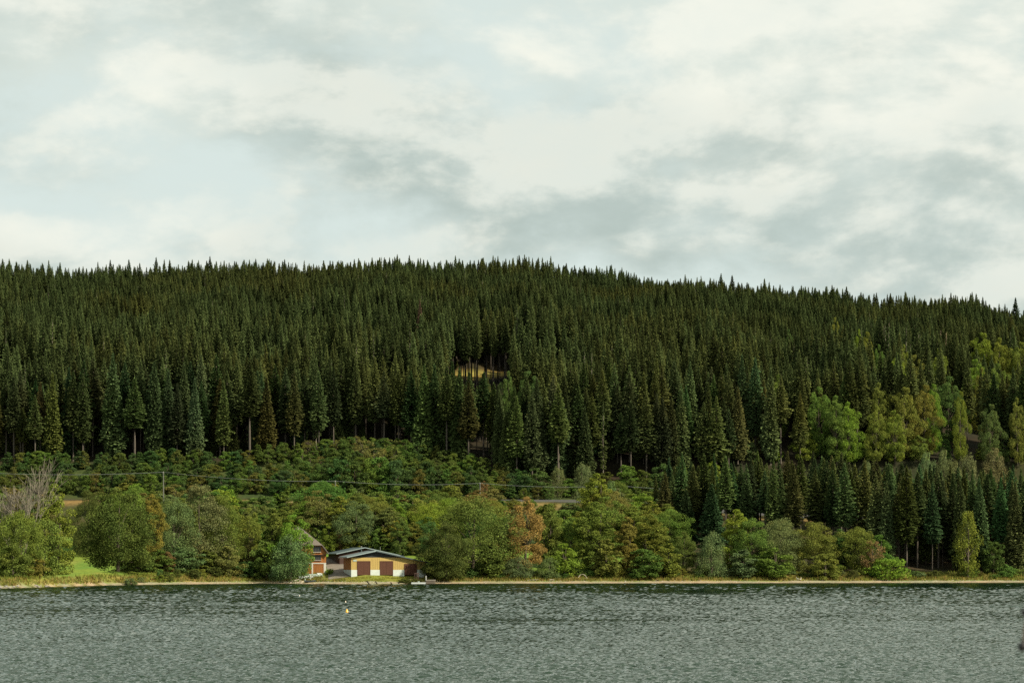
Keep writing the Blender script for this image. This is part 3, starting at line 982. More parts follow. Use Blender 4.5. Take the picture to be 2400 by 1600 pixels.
for (px, top, w, Y) in [(1160, 1152, 30, 602), (1195, 1132, 40, 603), (1228, 1142, 28, 602), (1262, 1140, 30, 602), (1284, 1138, 26, 602), (1255, 1095, 60, 609), (1420, 1105, 70, 610), (1470, 1090, 60, 611), (1330, 1120, 46, 608),
                        (1505, 1100, 60, 610), (1550, 1085, 60, 612), (1600, 1090, 50, 612), (1490, 1130, 30, 603), (1525, 1125, 40, 603)]:
    tree_to('small', px, top, w, Y, ['deep', 'green', 'dark'][int(r.integers(3))], 'dark green bush at the foot of the forest beside the open road', 'dark green bushes beside the open road')
for (px, top, w, Y) in [(1307, 1088, 40, 607), (1366, 1078, 50, 608), (2172, 1050, 44, 612), (2212, 1044, 40, 613), (2270, 1052, 56, 609), (2330, 1040, 60, 612), (2240, 1070, 44, 604), (1905, 1075, 40, 598), (1850, 1080, 36, 598), (2030, 1070, 40, 600)]:
    tree_to('willow', px, top, w, Y, 'silver', 'pale silvery willow standing out against the dark forest foot', 'pale silvery willows at the forest foot')
for i, px in enumerate(np.linspace(1640, 2420, 48)):
    Y = 606 + (i % 4) * 6.2
    H = r.uniform(4.5, 8.5)
    c = ['bright', 'green', 'deep', 'grey', 'yellow'][int(r.integers(5))]
    w_ = WORD.get(c, 'yellow green')
    tree('small', px + r.normal(0, 5), Y, H, H * 0.6 + 0.8, c, w_ + ' young tree between the shore stand of spruces and the hillside forest', 'young trees behind the shore stand, ' + w_)
for px in np.linspace(1150, 1400, 13):
    tree('shrub', px + r.normal(0, 6), 590 + r.uniform(-1.5, 1.0), r.uniform(1.0, 2.0), r.uniform(2, 3.4), ['green', 'olive', 'brown'][int(r.integers(3))],
         'low roadside bush below the guard rail', 'low roadside bushes below the guard rail')
tree_to('full', 1568, 1072, 46, 578, 'fir', 'broad dark spruce standing alone beside the dry roadside bank')

# ------------------------------------------------------------------ trees between the road and the shore
NAMED = 'broadleaf_tree'
G_MID = 'mixed broadleaf trees on the slope below the road'
r = np.random.default_rng(44)
cols = ['green', 'green', 'olive', 'bright', 'deep', 'green', 'grey', 'olive', 'brown']
cnt = 0
for Y0, n in ((584, 42), (573, 40), (560, 40), (547, 40)):
    for px in np.linspace(-20, 1560, n):
        px = px + r.normal(0, 10); Y = Y0 + r.uniform(-4, 3)
        if 120 < px < 232: continue
        if px < 120 and Y < 565: continue
        if (925 < px < 1000 and Y < 552) or (690 < px < 1000 and Y < 538): continue
        low = np.interp(px, [0, 150, 300, 520, 560, 690, 720, 800, 860, 1150, 1165, 1395, 1400, 1560], [1135, 1130, 1126, 1130, 1148, 1148, 1124, 1120, 1132, 1134, 1168, 1168, 1120, 1128])
        top = low + r.uniform(0, 24) + (584 - Y0) * 1.0
        x = X_at(px, Y); H = Z_at(top, Y) - gz(x, Y)
        if 1470 < px: H *= 0.85
        if H < 2.5: H = 2.5
        kind = 'small' if H < 9 else ('tall' if r.random() < 0.5 else 'big')
        c = cols[int(r.integers(len(cols)))]
        size = 'large' if kind == 'big' else ('slender' if kind == 'tall' else 'small')
        tree(kind, px, Y, H, float(np.clip(H * r.uniform(0.65, 0.95) + 1, 4, 9.5)), c,
             '%s %s broadleaf tree on the slope below the road' % (size, WORD[c]), '%s, %s %s' % (G_MID, size, WORD[c]))
        cnt += 1

for i, px in enumerate(np.linspace(742, 922, 11)):
    tree('small', px, 541 + (i % 2) * 4, r.uniform(4.5, 8.0), r.uniform(3.6, 5.0), ['green', 'deep', 'olive', 'green'][i % 4],
         'young tree close behind the rear hall and the gravel path', 'young trees close behind the rear hall')

# the trees that can be told apart: kind, column, top row, width, distance, colour, label
FRONT = [
    ('big', -12, 1172, 80, 470, 'green', 'green tree at the end of the shore beside the bare dead tree'),
    ('big', 50, 1196, 100, 446, 'green', 'green tree with low branches in front of the bare dead tree'),
    ('tall', 128, 1136, 92, 480, 'bright', 'bright green tree with forked trunk beside the open meadow'),
    ('small', 100, 1220, 70, 465, 'green', 'small green tree under the bright forked tree by the meadow'),
    ('small', 30, 1275, 80, 440, 'green', 'low dark green tree above the rocks on the beach'),
    ('small', 80, 1300, 50, 446, 'olive', 'low olive bush tree beside the stony beach at the meadow'),
    ('big', 276, 1144, 140, 488, 'dark', 'large dark brownish green maple beside the open meadow'),
    ('big', 205, 1148, 70, 540, 'dark', 'dark tree behind the brownish maple at the top of the meadow'),
    ('tall', 310, 1146, 80, 500, 'green', 'mid green tree just behind the dark brownish maple'),
    ('tall', 356, 1160, 62, 498, 'olive', 'reddish olive tree between the dark maple and the grey green trees'),
    ('big', 408, 1166, 110, 505, 'grey', 'grey green tree at the start of the dense shore grove'),
    ('big', 470, 1136, 130, 512, 'grey', 'tallest grey green tree of the dense shore grove'),
    ('big', 522, 1160, 90, 514, 'green', 'dense green tree at the inner side of the shore grove'),
    ('small', 325, 1300, 70, 494, 'green', 'round green bush tree at the foot of the dark maple'),
    ('small', 365, 1290, 70, 497, 'green', 'green bush tree at the foot of the reddish olive tree'),
    ('small', 392, 1296, 34, 499, 'rust', 'small rust orange tree in the dense shore grove'),
    ('small', 430, 1285, 80, 503, 'grey', 'grey green bush tree at the foot of the dense grove'),
    ('small', 480, 1290, 90, 507, 'green', 'wide green bush tree under the tallest grove tree'),
    ('small', 535, 1282, 64, 508, 'brown', 'brownish red bush tree at the water side of the grove'),
    ('tall', 582, 1192, 62, 520, 'olive', 'olive brown tree between the grove and the wooden house'),
    ('small', 580, 1270, 56, 515, 'brown', 'rusty young tree below the olive brown tree'),
    ('shrub', 580, 1318, 56, 510, 'deep', 'dark green rounded bush on the shore beside the pointed tree'),
    ('tall', 642, 1192, 70, 511, 'olive', 'pointed olive tree with brownish top beside the wooden house'),
    ('small', 660, 1252, 60, 509, 'green', 'green tree between the pointed olive tree and the willow'),
    ('small', 625, 1270, 60, 509, 'green', 'green tree at the foot of the pointed olive tree'),
    ('tall', 690, 1208, 72, 508.8, 'bright', 'vivid green tree partly hiding the wooden house'),
    ('willow', 681, 1250, 88, 504.5, 'grey', 'round grey willow on the shore in front of the wooden house'),
    ('small', 770, 1234, 32, 540, 'bright', 'small bright green tree between the wooden house and the halls'),
    ('small', 798, 1236, 26, 541, 'rust', 'small orange brown tree between the wooden house and the halls'),
    ('tall', 836, 1158, 66, 552, 'green', 'tall dark green tree rising behind the long halls'),
    ('big', 758, 1128, 100, 566, 'green', 'broad green tree on the slope above the wooden house'),
    ('tall', 892, 1160, 50, 552, 'olive', 'slim olive tree rising behind the long halls'),
    ('tall', 928, 1172, 54, 550, 'bright', 'slim bright green tree rising behind the long halls'),
    ('small', 900, 1256, 34, 540, 'green', 'small leafy tree close behind the hall roof'),
    ('tall', 938, 1218, 46, 534, 'green', 'mid green tree on the meadow edge behind the boathouse roof'),
    ('tall', 968, 1226, 48, 536, 'olive', 'olive tree on the meadow edge behind the boathouse end'),
    ('tall', 1000, 1214, 56, 537, 'deep', 'deep green tree on the meadow edge behind the dark overhanging tree'),
    ('tall', 975, 1200, 50, 556, 'deep', 'deep green tree at the top of the meadow behind the halls'),
    ('big', 1045, 1222, 98, 506, 'dark', 'dark tree overhanging the end of the yellow hall'),
    ('small', 1045, 1290, 86, 508, 'green', 'low green tree on the bank beside the jetty'),
    ('big', 1108, 1160, 165, 517, 'green', 'huge round green tree between the jetty and the orange tree'),
    ('small', 1150, 1275, 80, 512, 'green', 'green bush tree at the foot of the huge round tree'),
    ('tall', 1230, 1166, 86, 519, 'orange', 'orange autumn tree standing among green trees on the shore'),
    ('willow', 1215, 1305, 70, 513, 'grey', 'grey willow bush at the foot of the orange tree'),
    ('willow', 1288, 1305, 50, 513, 'silver', 'small pale willow bush next to the orange tree'),
    ('tall', 1290, 1182, 66, 526, 'green', 'green tree close beside the orange tree'),
    ('small', 1322, 1275, 62, 515, 'bright', 'bright green bush tree by the curved driftwood trunk'),
    ('tall', 1335, 1215, 60, 528, 'green', 'mid green tree behind the curved driftwood trunk'),
    ('tall', 1398, 1112, 78, 560, 'bright', 'tall bright green tree in front of the overhead wires'),
    ('willow', 1432, 1122, 46, 572, 'silver', 'silvery tree just behind the tall bright green tree'),
    ('tall', 1395, 1178, 90, 524, 'green', 'full green tree on the shore below the tall bright tree'),
    ('small', 1420, 1265, 80, 515, 'olive', 'olive bush tree with yellow leaves at the water side'),
    ('tall', 1470, 1212, 66, 519, 'olive', 'pointed olive green tree on the shore past the full green tree'),
    ('tall', 1522, 1208, 84, 524, 'olive', 'olive tree with rounded top on the shore before the dark firs'),
    ('small', 1510, 1290, 80, 516, 'green', 'green bush tree under the olive tree with rounded top'),
    ('small', 1565, 1275, 70, 518, 'olive', 'loose olive tree on the shore with visible stems'),
    ('tall', 1600, 1248, 60, 524, 'green', 'green tree below the dark firs'),
    ('full', 1608, 1150, 70, 548, 'fir', 'broad dark fir behind the shore trees'),
    ('full', 1668, 1136, 80, 545, 'fir', 'tallest broad dark fir behind the shore trees'),
    ('willow', 1668, 1242, 66, 520, 'silver', 'pale grey willow on the shore under the dark firs'),
    ('tall', 1726, 1196, 76, 530, 'bright', 'bright green tree beside the dark firs'),
    ('big', 1762, 1215, 84, 527, 'green', 'green tree on the shore past the dark firs'),
    ('small', 1740, 1290, 80, 520, 'grey', 'grey green bush tree under the bright tree'),
    ('big', 1828, 1214, 100, 530, 'grey', 'large grey green shore tree in front of the bare spruce trunks'),
    ('small', 1815, 1285, 80, 521, 'green', 'green bush tree under the large grey green shore tree'),
    ('big', 1905, 1224, 94, 530, 'olive', 'olive yellow tree above the two white birds'),
    ('small', 1935, 1300, 56, 522, 'olive', 'low olive tree hanging over the pebble beach'),
    ('tall', 1968, 1242, 56, 534, 'deep', 'deep green tree beside the olive yellow tree'),
    ('big', 2010, 1236, 80, 532, 'olive', 'olive tree with brown tints at the end of the broadleaf row'),
    ('thin', 2045, 1268, 50, 527, 'rust', 'thin rust brown tree at the end of the broadleaf row'),
    ('small', 2062, 1255, 56, 534, 'green', 'small green tree behind the thin rust brown tree'),
    ('shrub', 2080, 1312, 88, 526, 'bright', 'wide light green bush hanging over the pebble beach'),
    ('birch', 2268, 1194, 50, 529, 'yellow', 'yellow green weeping birch in front of the dark spruce stand'),
    ('small', 2328, 1272, 44, 535, 'dark', 'small dark olive tree by the shore near the birch'),
    ('shrub', 2360, 1325, 40, 532, 'green', 'small green bush at the foot of the dark spruces'),
    ('tall', 1135, 1130, 22, 590, 'rust', 'slim rust coloured tree beside the overhead line pole'),
]
for k, (kind, px, top, w, Y, c, label) in enumerate(FRONT):
    tree_to(kind, px, top - 4, w * 1.04, Y, c, label, var=1 if c == 'orange' else None)

NAMED = None
# the bare tree
bv, bq = bare_tree(3, 24, 0.34, 5, 0.24)
Yb = 463; xb = X_at(42, Yb)
root = thing('bare_tree', 'bare dead tree with fine grey brown twigs at the end of the shore', 'tree', (xb, Yb, gz(xb, Yb)))
H = Z_at(1098, Yb) - gz(xb, Yb)
tm = mesh_np('bare_tree', bv * np.array([1, 1, H / 24]), bq, mats=[MATS['dead_wood']])
link('branches', tm, root)

# low bushes along the bank
r = np.random.default_rng(55)
for px in list(np.linspace(5, 640, 30)) + list(np.linspace(1045, 2400, 62)):
    px = px + r.normal(0, 8)
    x = X_at(px, 505)
    Y = float(np.interp(x, SHX, SHY)) + r.uniform(8, 12)
    if 160 < px < 300 and r.random() < 0.6: continue
    tree('shrub', px, Y, r.uniform(0.9, 2.6), r.uniform(1.6, 3.6), ['green', 'olive', 'deep', 'dark', 'grey'][int(r.integers(5))],
         'low bush in the undergrowth along the lake bank', 'low bushes along the lake bank', sink=0.1)
for (px, Y, H, W) in [(945, 499, 0.9, 2.0), (958, 498.5, 1.0, 2.2), (972, 498.5, 1.1, 2.2), (985, 498.5, 1.0, 2.2)]:
    tree('shrub', px, Y, H, W, 'dark', 'low dark bush on the bank under the wooden table', 'low dark bushes under the wooden table')
for (px, Y, H, W) in [(772, 508.5, 1.2, 1.6), (775, 510, 1.0, 1.4)]:
    tree('shrub', px, Y, H, W, 'bright', 'small green bush beside the gravel path at the wooden house', 'small bushes beside the gravel path')


# ------------------------------------------------------------------ yellow boathouse
def roof_slab(prof, th, y0, y1):
    """roof of constant vertical thickness over a polyline of (x, z)"""
    b = MB()
    top = [(x, z + th) for x, z in prof]
    return b.prism(list(prof) + top[::-1], y0, y1)


def window(parent, x0, x1, z0, z1, y=0.0, mull=1):
    f = MB(); w = 0.09
    f.box(x0 - w, x0, y - 0.08, y + 0.02, z0, z1); f.box(x1, x1 + w, y - 0.08, y + 0.02, z0, z1)
    f.box(x0 - w, x1 + w, y - 0.08, y + 0.02, z1, z1 + w); f.box(x0 - w, x1 + w, y - 0.08, y + 0.02, z0 - w, z0)
    for k in range(mull):
        c = x0 + (x1 - x0) * (k + 1) / (mull + 1)
        f.box(c - 0.035, c + 0.035, y - 0.075, y + 0.01, z0, z1)
    fo = f.build('window', MATS['weathered_wood'], parent)
    MB().box(x0, x1, y - 0.05, y - 0.03, z0, z1).build('pane', MATS['window_glass'], fo)
    MB().box(x0 - 0.16, x1 + 0.16, y - 0.22, y - 0.085, z0 - 0.17, z0 - 0.095).build('sill', MATS['white_wood'], fo)
    return fo


def plank_door(parent, x0, x1, z1, mat, y=-0.03, leaf=2):
    """a pair of plank leaves with a frame; each leaf a part"""
    f = MB()
    f.box(x0 - 0.12, x0, y - 0.09, y + 0.02, 0, z1 + 0.12); f.box(x1, x1 + 0.12, y - 0.09, y + 0.02, 0, z1 + 0.12)
    f.box(x0, x1, y - 0.09, y + 0.02, z1, z1 + 0.12)
    fo = f.build('door_frame', MATS[mat], parent)
    w = (x1 - x0) / leaf
    for k in range(leaf):
        a = x0 + k * w
        d = MB(); n = 8
        for i in range(n):
            d.box(a + 0.01 + (w - 0.02) * i / n, a + 0.01 + (w - 0.02) * (i + 1) / n - 0.018, y - 0.05 + 0.008 * (i % 2), y, 0.03, z1 - 0.01)
        do = d.build('door_leaf', MATS[mat], fo)


def clad_wall(prof, y0, y1, mat, name, parent, pitch=0.42):
    """wall of a profile in x,z with upright cover strips on its outer face"""
    b = MB().prism(prof, y0, y1)
    return b.build(name, MATS[mat], parent)


def battens(parent, xs, zlo, zhi, mat, y=-0.03):
    b = MB()
    for x in xs: b.box(x - 0.03, x + 0.03, y, 0.0, zlo(x), zhi(x))
    o = b.build('cover_strips', MATS[mat], parent); o['kind'] = 'stuff'


TH = math.radians(17)
Yh = 503.0
xh = X_at(823, Yh)
zh = Z_at(1347, Yh)
hall = thing('boathouse', 'long low yellow boathouse with white plinth and dark red plank doors', 'boathouse', (xh, Yh, zh), TH)
PIT, AX, AZ = 0.212, 5.5, 5.35
rz = lambda x: AZ - PIT * abs(x - AX)
W_, D_ = 17.4, 7.6
doors = [(1.5, 4.3, 3.05), (6.75, 9.55, 3.05), (12.4, 15.1, 2.42)]
# plinth, cut by the doors
cuts = [0.0] + [v for d in doors for v in (d[0] - 0.12, d[1] + 0.12)] + [W_]
p = MB()
for a, b in zip(cuts[0::2], cuts[1::2]): p.box(a, b, -0.06, 0.25, -1.4, 1.18)
p.build('plinth', MATS['white_render'], hall)
w = MB()
for a, b in zip(cuts[0::2], cuts[1::2]): w.prism([(a, 1.18), (b, 1.18), (b, min(3.95, rz(b) - 0.02)), (a, min(3.95, rz(a) - 0.02))] if not a < 12.1 < b else
                                                  [(a, 1.18), (b, 1.18), (b, min(3.95, rz(b) - 0.02)), (12.1, 3.95), (a, 3.95)], 0.0, 0.2)
for (a, b, h) in doors: w.prism([(a - 0.12, h + 0.12), (b + 0.12, h + 0.12), (b + 0.12, min(3.95, rz(b + 0.12) - 0.02)), (a - 0.12, min(3.95, rz(a - 0.12) - 0.02))], 0.0, 0.2)
w.build('front_wall', MATS['yellow_boards'], hall)
battens(hall, [x for x in np.arange(0.25, W_, 0.42) if not any(d[0] - 0.2 < x < d[1] + 0.2 for d in doors)], lambda x: 1.2, lambda x: min(3.9, rz(x) - 0.05), 'yellow_boards')
MB().prism([(0, 3.954), (12.05, 3.954), (AX, AZ - 0.03)], 0.02, 0.22).build('gable', MATS['shadowed_boards'], hall)
sw = MB().box(0.0, 0.2, 0.2, D_, 1.18, 3.93)
sw.build('side_wall', MATS['orange_boards'], hall)
MB().box(-0.05, 0.24, 0.25, D_, -1.4, 1.18).build('side_plinth', MATS['white_render'], hall)
MB().box(W_ - 0.2, W_, 0.2, D_, -1.4, rz(W_) - 0.05).build('side_wall', MATS['yellow_boards'], hall)
MB().prism([(0, -1.4), (W_, -1.4), (W_, rz(W_) - 0.05), (AX, AZ - 0.05), (0, 3.95)], D_, D_ + 0.2).build('rear_wall', MATS['orange_boards'], hall)
rp = [(-1.15, rz(-1.15)), (AX, AZ), (W_ + 0.8, rz(W_ + 0.8))]
roof = roof_slab(rp, 0.14, -0.75, D_ + 0.7).build('roof', MATS['metal_roof'], hall)
roof_slab([(x, z - 0.06) for x, z in rp[:2]], 0.22, -0.83, -0.753).build('verge_board', MATS['roof_edge'], roof)
roof_slab([(x, z - 0.06) for x, z in rp[1:]], 0.22, -0.83, -0.753).build('verge_board', MATS['metal_roof'], roof)
sm = MB()
for s in (-1, 1):
    L_ = (AX + 1.1) if s < 0 else (W_ + 0.7 - AX)
    for y in np.arange(-0.3, D_ + 0.6, 0.85):
        x1 = AX + s * L_
        sm.add([(AX, y - .03, AZ + .142), (AX, y + .03, AZ + .142), (x1, y + .03, rz(x1) + .142), (x1, y - .03, rz(x1) + .142), (AX, y, AZ + .19), (x1, y, rz(x1) + .19)],
               [(0, 4, 5, 3), (4, 1, 2, 5)])
so = sm.build('roof_seams', MATS['metal_roof'], roof); so['kind'] = 'stuff'
for (a, b, h) in doors: plank_door(hall, a, b, h, 'red_door')
MB().tube([(6.6, -0.5, 5.1), (6.6, -0.5, 6.4)], 0.035, 6).build('mast', MATS['galvanised'], hall)
MB().tube([(-1.15, -0.7, rz(-1.15) - 0.02), (-1.15, D_ + 0.6, rz(-1.15) - 0.02)], 0.07, 6).build('gutter', MATS['galvanised'], hall)
MB().box(0.45, 1.3, -0.09, -0.02, 3.1, 3.45).build('sign_board', MATS['tarp'], hall)

# ------------------------------------------------------------------ dark hall behind it
Yk = 521.0
xk = X_at(796, Yk); zk = Z_at(1281, Yk) - 5.2
hall2 = thing('rear_hall', 'dark brown gabled hall rising behind the yellow boathouse', 'hall', (xk, Yk, zk), TH)
W2, D2, AX2, AZ2, P2 = 14.8, 12.0, 5.9, 5.0, 0.215
rz2 = lambda x: AZ2 - P2 * abs(x - AX2)
MB().prism([(0, -2), (W2, -2), (W2, rz2(W2) - 0.03), (AX2, AZ2 - 0.03), (0, rz2(0) - 0.03)], 0, 0.2).build('front_wall', MATS['dark_boards'], hall2)
MB().box(0, 0.2, 0.2, D2, -2, rz2(0) - 0.05).build('side_wall', MATS['dark_boards'], hall2)
MB().box(W2 - 0.2, W2, 0.2, D2, -2, rz2(W2) - 0.05).build('side_wall', MATS['dark_boards'], hall2)
MB().prism([(0, -2), (W2, -2), (W2, rz2(W2) - 0.03), (AX2, AZ2 - 0.03), (0, rz2(0) - 0.03)], D2, D2 + 0.2).build('rear_wall', MATS['dark_boards'], hall2)
rp2 = [(-0.9, rz2(-0.9)), (AX2, AZ2), (W2 + 0.6, rz2(W2 + 0.6))]
roof2 = roof_slab(rp2, 0.13, -0.6, D2 + 0.5).build('roof', MATS['metal_roof'], hall2)
roof_slab([(x, z - 0.05) for x, z in rp2], 0.19, -0.66, -0.603).build('verge_board', MATS['roof_edge'], roof2)
fl = MB().tube([(5.1, -0.3, 2.6), (5.1, -0.3, 5.15)], 0.16, 8).build('flue', MATS['metal_roof'], hall2)
MB().lathe([(0.22, 5.15), (0.24, 5.22), (0.04, 5.36)], 8, 5.1, -0.3).build('flue_cap', MATS['galvanised'], fl)

# ------------------------------------------------------------------ wooden house
Yw = 511.0
xw = X_at(764, Yw); zw = Z_at(1345, Yw)
house = thing('wooden_house', 'tall orange timber house with steep grey shingle roof beside the gravel path', 'house', (xw, Yw, zw), math.radians(5))
HC, HD = -6.25, 13.0
MB().prism([(-12.5, -2), (0, -2), (0, 2.5), (-12.5, 2.5)], 0.0, HD).build('ground_floor_wall', MATS['white_render'], house)
MB().prism([(-12.5, 2.52), (0.03, 2.52), (0.03, 4.45), (-12.5, 4.45)], -0.04, HD).build('upper_wall', MATS['orange_boards'], house)
MB().prism([(-12.55, 4.46), (0.12, 4.46), (0.12, 5.1), (HC + 5.3, 6.5), (HC - 5.3, 6.5), (-12.55, 5.1)], -0.35, HD).build('gable_wall', MATS['orange_boards'], house)
ft = MB(); ft.box(-12.5, 0.1, -0.42, -0.36, 4.36, 4.50); ft.build('floor_beam', MATS['dark_boards'], house)
MB().box(-12.5, 0.05, -0.10, -0.045, 2.42, 2.62).build('lintel', MATS['white_wood'], house)
fr = MB(); fr.box(-0.5, 0.04, -0.10, -0.003, 0, 2.41); fr.box(-3.25, -2.92, -0.10, -0.003, 0, 2.41); fr.build('door_surround', MATS['white_wood'], house)
plank_door(house, -2.78, -0.64, 2.2, 'orange_boards')
plank_door(house, -5.7, -3.40, 2.2, 'orange_boards')
plank_door(house, -9.0, -6.6, 2.2, 'orange_boards')
for x0 in (-2.85, -7.2, -10.9): window(house, x0, x0 + 1.6, 5.15, 6.25, -0.35, 2)
for x0 in (-2.5, -6.9, -10.6): window(house, x0, x0 + 1.3, 3.3, 4.25, -0.04, 2)
# half-hipped roof: side slopes with a steeper skirt, and the hip over the gable
rf = MB()
th = 0.2
def roof_face(a, b, c, d):
    n = (Vector(b) - Vector(a)).cross(Vector(d) - Vector(a)).normalized() * th
    lo = [Vector(v) - n for v in (a, b, c, d)]
    rf.add([Vector(v) for v in (a, b, c, d)] + lo, [(0, 1, 2, 3), (7, 6, 5, 4), (0, 4, 5, 1), (1, 5, 6, 2), (2, 6, 7, 3), (3, 7, 4, 0)])
yr0 = -0.9
for s in (1, -1):
    X5, X6 = HC + s * 5.55, HC + s * 6.95
    A = [(HC, 2.6, 11.05), (HC, HD - 2.6, 11.05), (X5, HD + 0.9, 6.6), (X5, yr0, 6.6)]
    B = [(X5, yr0, 6.6), (X5, HD + 0.9, 6.6), (X6, HD + 0.9, 4.75), (X6, yr0, 4.75)]
    for q in (A, B):
        roof_face(*(q if s < 0 else q[::-1]))
for y0, yt, s in ((yr0, 2.6, 1), (HD + 0.9, HD - 2.6, -1)):
    q = [(HC - 5.55, y0, 6.6), (HC + 5.55, y0, 6.6), (HC + 0.02, yt, 11.05), (HC - 0.02, yt, 11.05)]
    roof_face(*(q if s > 0 else q[::-1]))
rf.build('roof', MATS['shingles'], house)
vb = MB()
for s in (1, -1):
    X5, X6 = HC + s * 5.45, HC + s * 6.85
    vb.prism([(X5, 6.1), (X6, 4.4), (X6, 4.62), (X5, 6.36)] if s > 0 else [(X6, 4.4), (X5, 6.1), (X5, 6.36), (X6, 4.62)], -0.8, -0.74)
vb.build('barge_boards', MATS['weathered_wood'], house)

# ------------------------------------------------------------------ things on the yard and the bank
def at_ground(px, Y, dz=0.0):
    x = X_at(px, Y)
    return (x, Y, gz(x, Y) + dz)


def hull(L, B, Hh, mat, parent, name='hull', open_=True):
    """boat hull lofted from sections, with thickness"""
    b = MB(); n = 11; secs = []
    for i in range(n):
        t = i / (n - 1)
        wd = B / 2 * (math.sin(math.pi * min(1, 0.16 + t * 0.84)) ** 0.55 if t < 0.98 else 0.03)
        wd = max(wd, 0.02)
        sh = Hh * (1 + 0.35 * (2 * t - 1) ** 2)
        kz = Hh * 0.55 * max(0, t - 0.75) ** 1.4 * 4
        secs.append([(-wd, sh), (-wd * 0.85, sh * 0.4 + kz * 0.5), (0, kz), (wd * 0.85, sh * 0.4 + kz * 0.5), (wd, sh), (wd * 0.86, sh), (0, max(0.1, kz + 0.06)), (-wd * 0.86, sh)])
    vs_ = [(L * (i / (n - 1) - 0.5), y, z) for i, s in enumerate(secs) for y, z in s]
    m = 8
    fs = [(i * m + k, (i + 1) * m + k, (i + 1) * m + (k + 1) % m, i * m + (k + 1) % m) for i in range(n - 1) for k in range(m)]
    fs += [tuple(range(m)), tuple(range(n * m - 1, (n - 1) * m - 1, -1))]
    b.add(vs_, fs)
    return b.build(name, MATS[mat], parent)


x, y, z = at_ground(727, 500.5, 0.02)
boat = thing('rowing_boat', 'small dark rowing boat lying on the grassy bank', 'boat', (x, y, z), math.radians(38))
hull(2.9, 1.15, 0.42, 'hull_dark', boat)
for t in (-0.5, 0.5): MB().box(t - 0.11, t + 0.11, -0.46, 0.46, 0.30, 0.335).build('thwart', MATS['weathered_wood'], boat)
MB().box(-1.48, -1.36, -0.16, 0.16, 0.15, 0.85).build('outboard_motor', MATS['tarp'], boat)
for (px, Y, L, B, rot, mat, lab) in [(718, 506, 3.4, 1.0, 12, 'hull_white', 'upturned pale boat on the grass before the wooden house doors'),
                                   (738, 507, 3.6, 1.2, -8, 'tarp', 'upturned boat under greenish cover by the white door post'),
                                   (749, 507.5, 1.7, 1.0, 50, 'hull_white', 'small white upturned dinghy before the wooden house door')]:
    x, y, z = at_ground(px, Y)
    t = thing('upturned_boat', lab, 'boat', (x, y, z + 0.03), math.radians(rot))
    h = hull(L, B, 0.5, mat, t); h.rotation_euler = (math.pi, 0, 0); h.location = (0, 0, 0.66)
    MB().box(-L * 0.42, L * 0.42, -0.03, 0.03, 0.655, 0.70).build('keel', MATS['weathered_wood'], t)
    for s in (-1, 1): MB().box(s * L * 0.25 - 0.06, s * L * 0.25 + 0.06, -B * 0.5, B * 0.5, -0.06, 0.04).build('trestle_beam', MATS['weathered_wood'], t)
x, y, z = at_ground(727.5, 505)
t = thing('marker_post', 'short white post standing among the upturned boats', 'post', (x, y, z))
MB().tube([(0, 0, -0.2), (0, 0, 1.0)], 0.11, 8).build('post', MATS['white_wood'], t)
MB().lathe([(0.12, 1.0), (0.10, 1.06), (0.02, 1.12)], 8).build('cap', MATS['white_wood'], t)

# table with bench, frame of posts
x, y, z = at_ground(966, 500.5)
tb_ = thing('wooden_table', 'dark wooden table on the grass before the boathouse end door', 'table', (x, y, z), TH)
MB().box(-0.85, 0.85, -0.4, 0.4, 0.70, 0.76).build('table_top', MATS['weathered_wood'], tb_)
for sx in (-0.7, 0.7):
    for sy in (-0.3, 0.3): MB().box(sx - 0.06, sx + 0.06, sy - 0.06, sy + 0.06, -0.25, 0.70).build('leg', MATS['weathered_wood'], tb_)
x, y, z = at_ground(976.5, 501)
pf = thing('post_frame', 'frame of dark wooden posts with a cross bar beside the table', 'frame', (x, y, z), TH)
for sx in (-0.42, 0.05, 0.36): MB().box(sx - 0.07, sx + 0.07, -0.07, 0.07, -0.3, 1.9).build('post', MATS['dark_boards'], pf)
MB().box(-0.55, 0.50, -0.11, 0.11, 1.903, 2.10).build('cross_bar', MATS['dark_boards'], pf)
# jetty
Yj = 497.0
xj = X_at(1009, Yj)
jt = thing('jetty', 'short timber jetty with a pale deck beside the moored flat boat', 'jetty', (xj, Yj, 0))
MB().box(-0.95, 0.95, -1.0, 4.5, -1.0, 0.78).build('crib', MATS['weathered_wood'], jt)
for i in range(22): MB().box(-1.02, 1.02, -1.08 + i * 0.255, -1.08 + i * 0.255 + 0.24, 0.783, 0.85).build('deck_plank', MATS['concrete'], jt)
for k, (sx, sy) in enumerate([(-0.9, -0.7), (-0.9, 0.9), (-0.9, 2.5), (-0.9, 4.1)]): MB().tube([(sx - 0.15, sy, -0.9), (sx - 0.15, sy, 1.75)], 0.045, 6).build('railing_post', MATS['galvanised'], jt)
MB().tube([(-1.05, -0.7, 1.7), (-1.05, 4.1, 1.7)], 0.035, 6).build('handrail', MATS['galvanised'], jt)
x = X_at(981, 495)
fb = thing('flat_boat', 'flat white pontoon boat moored beside the jetty', 'boat', (x, 495.2, -0.06), math.radians(3))
f_ = MB(); f_.prism([(-1.55, 0.0), (1.35, 0.0), (1.6, 0.28), (1.6, 0.40), (-1.62, 0.40), (-1.62, 0.14)], -0.55, 0.55); f_.build('hull', MATS['hull_white'], fb)
MB().box(-1.5, 1.45, -0.48, 0.48, 0.403, 0.43).build('deck', MATS['galvanised'], fb)
MB().box(-0.2, 0.25, -0.22, 0.22, 0.433, 0.66).build('seat_box', MATS['tarp'], fb)
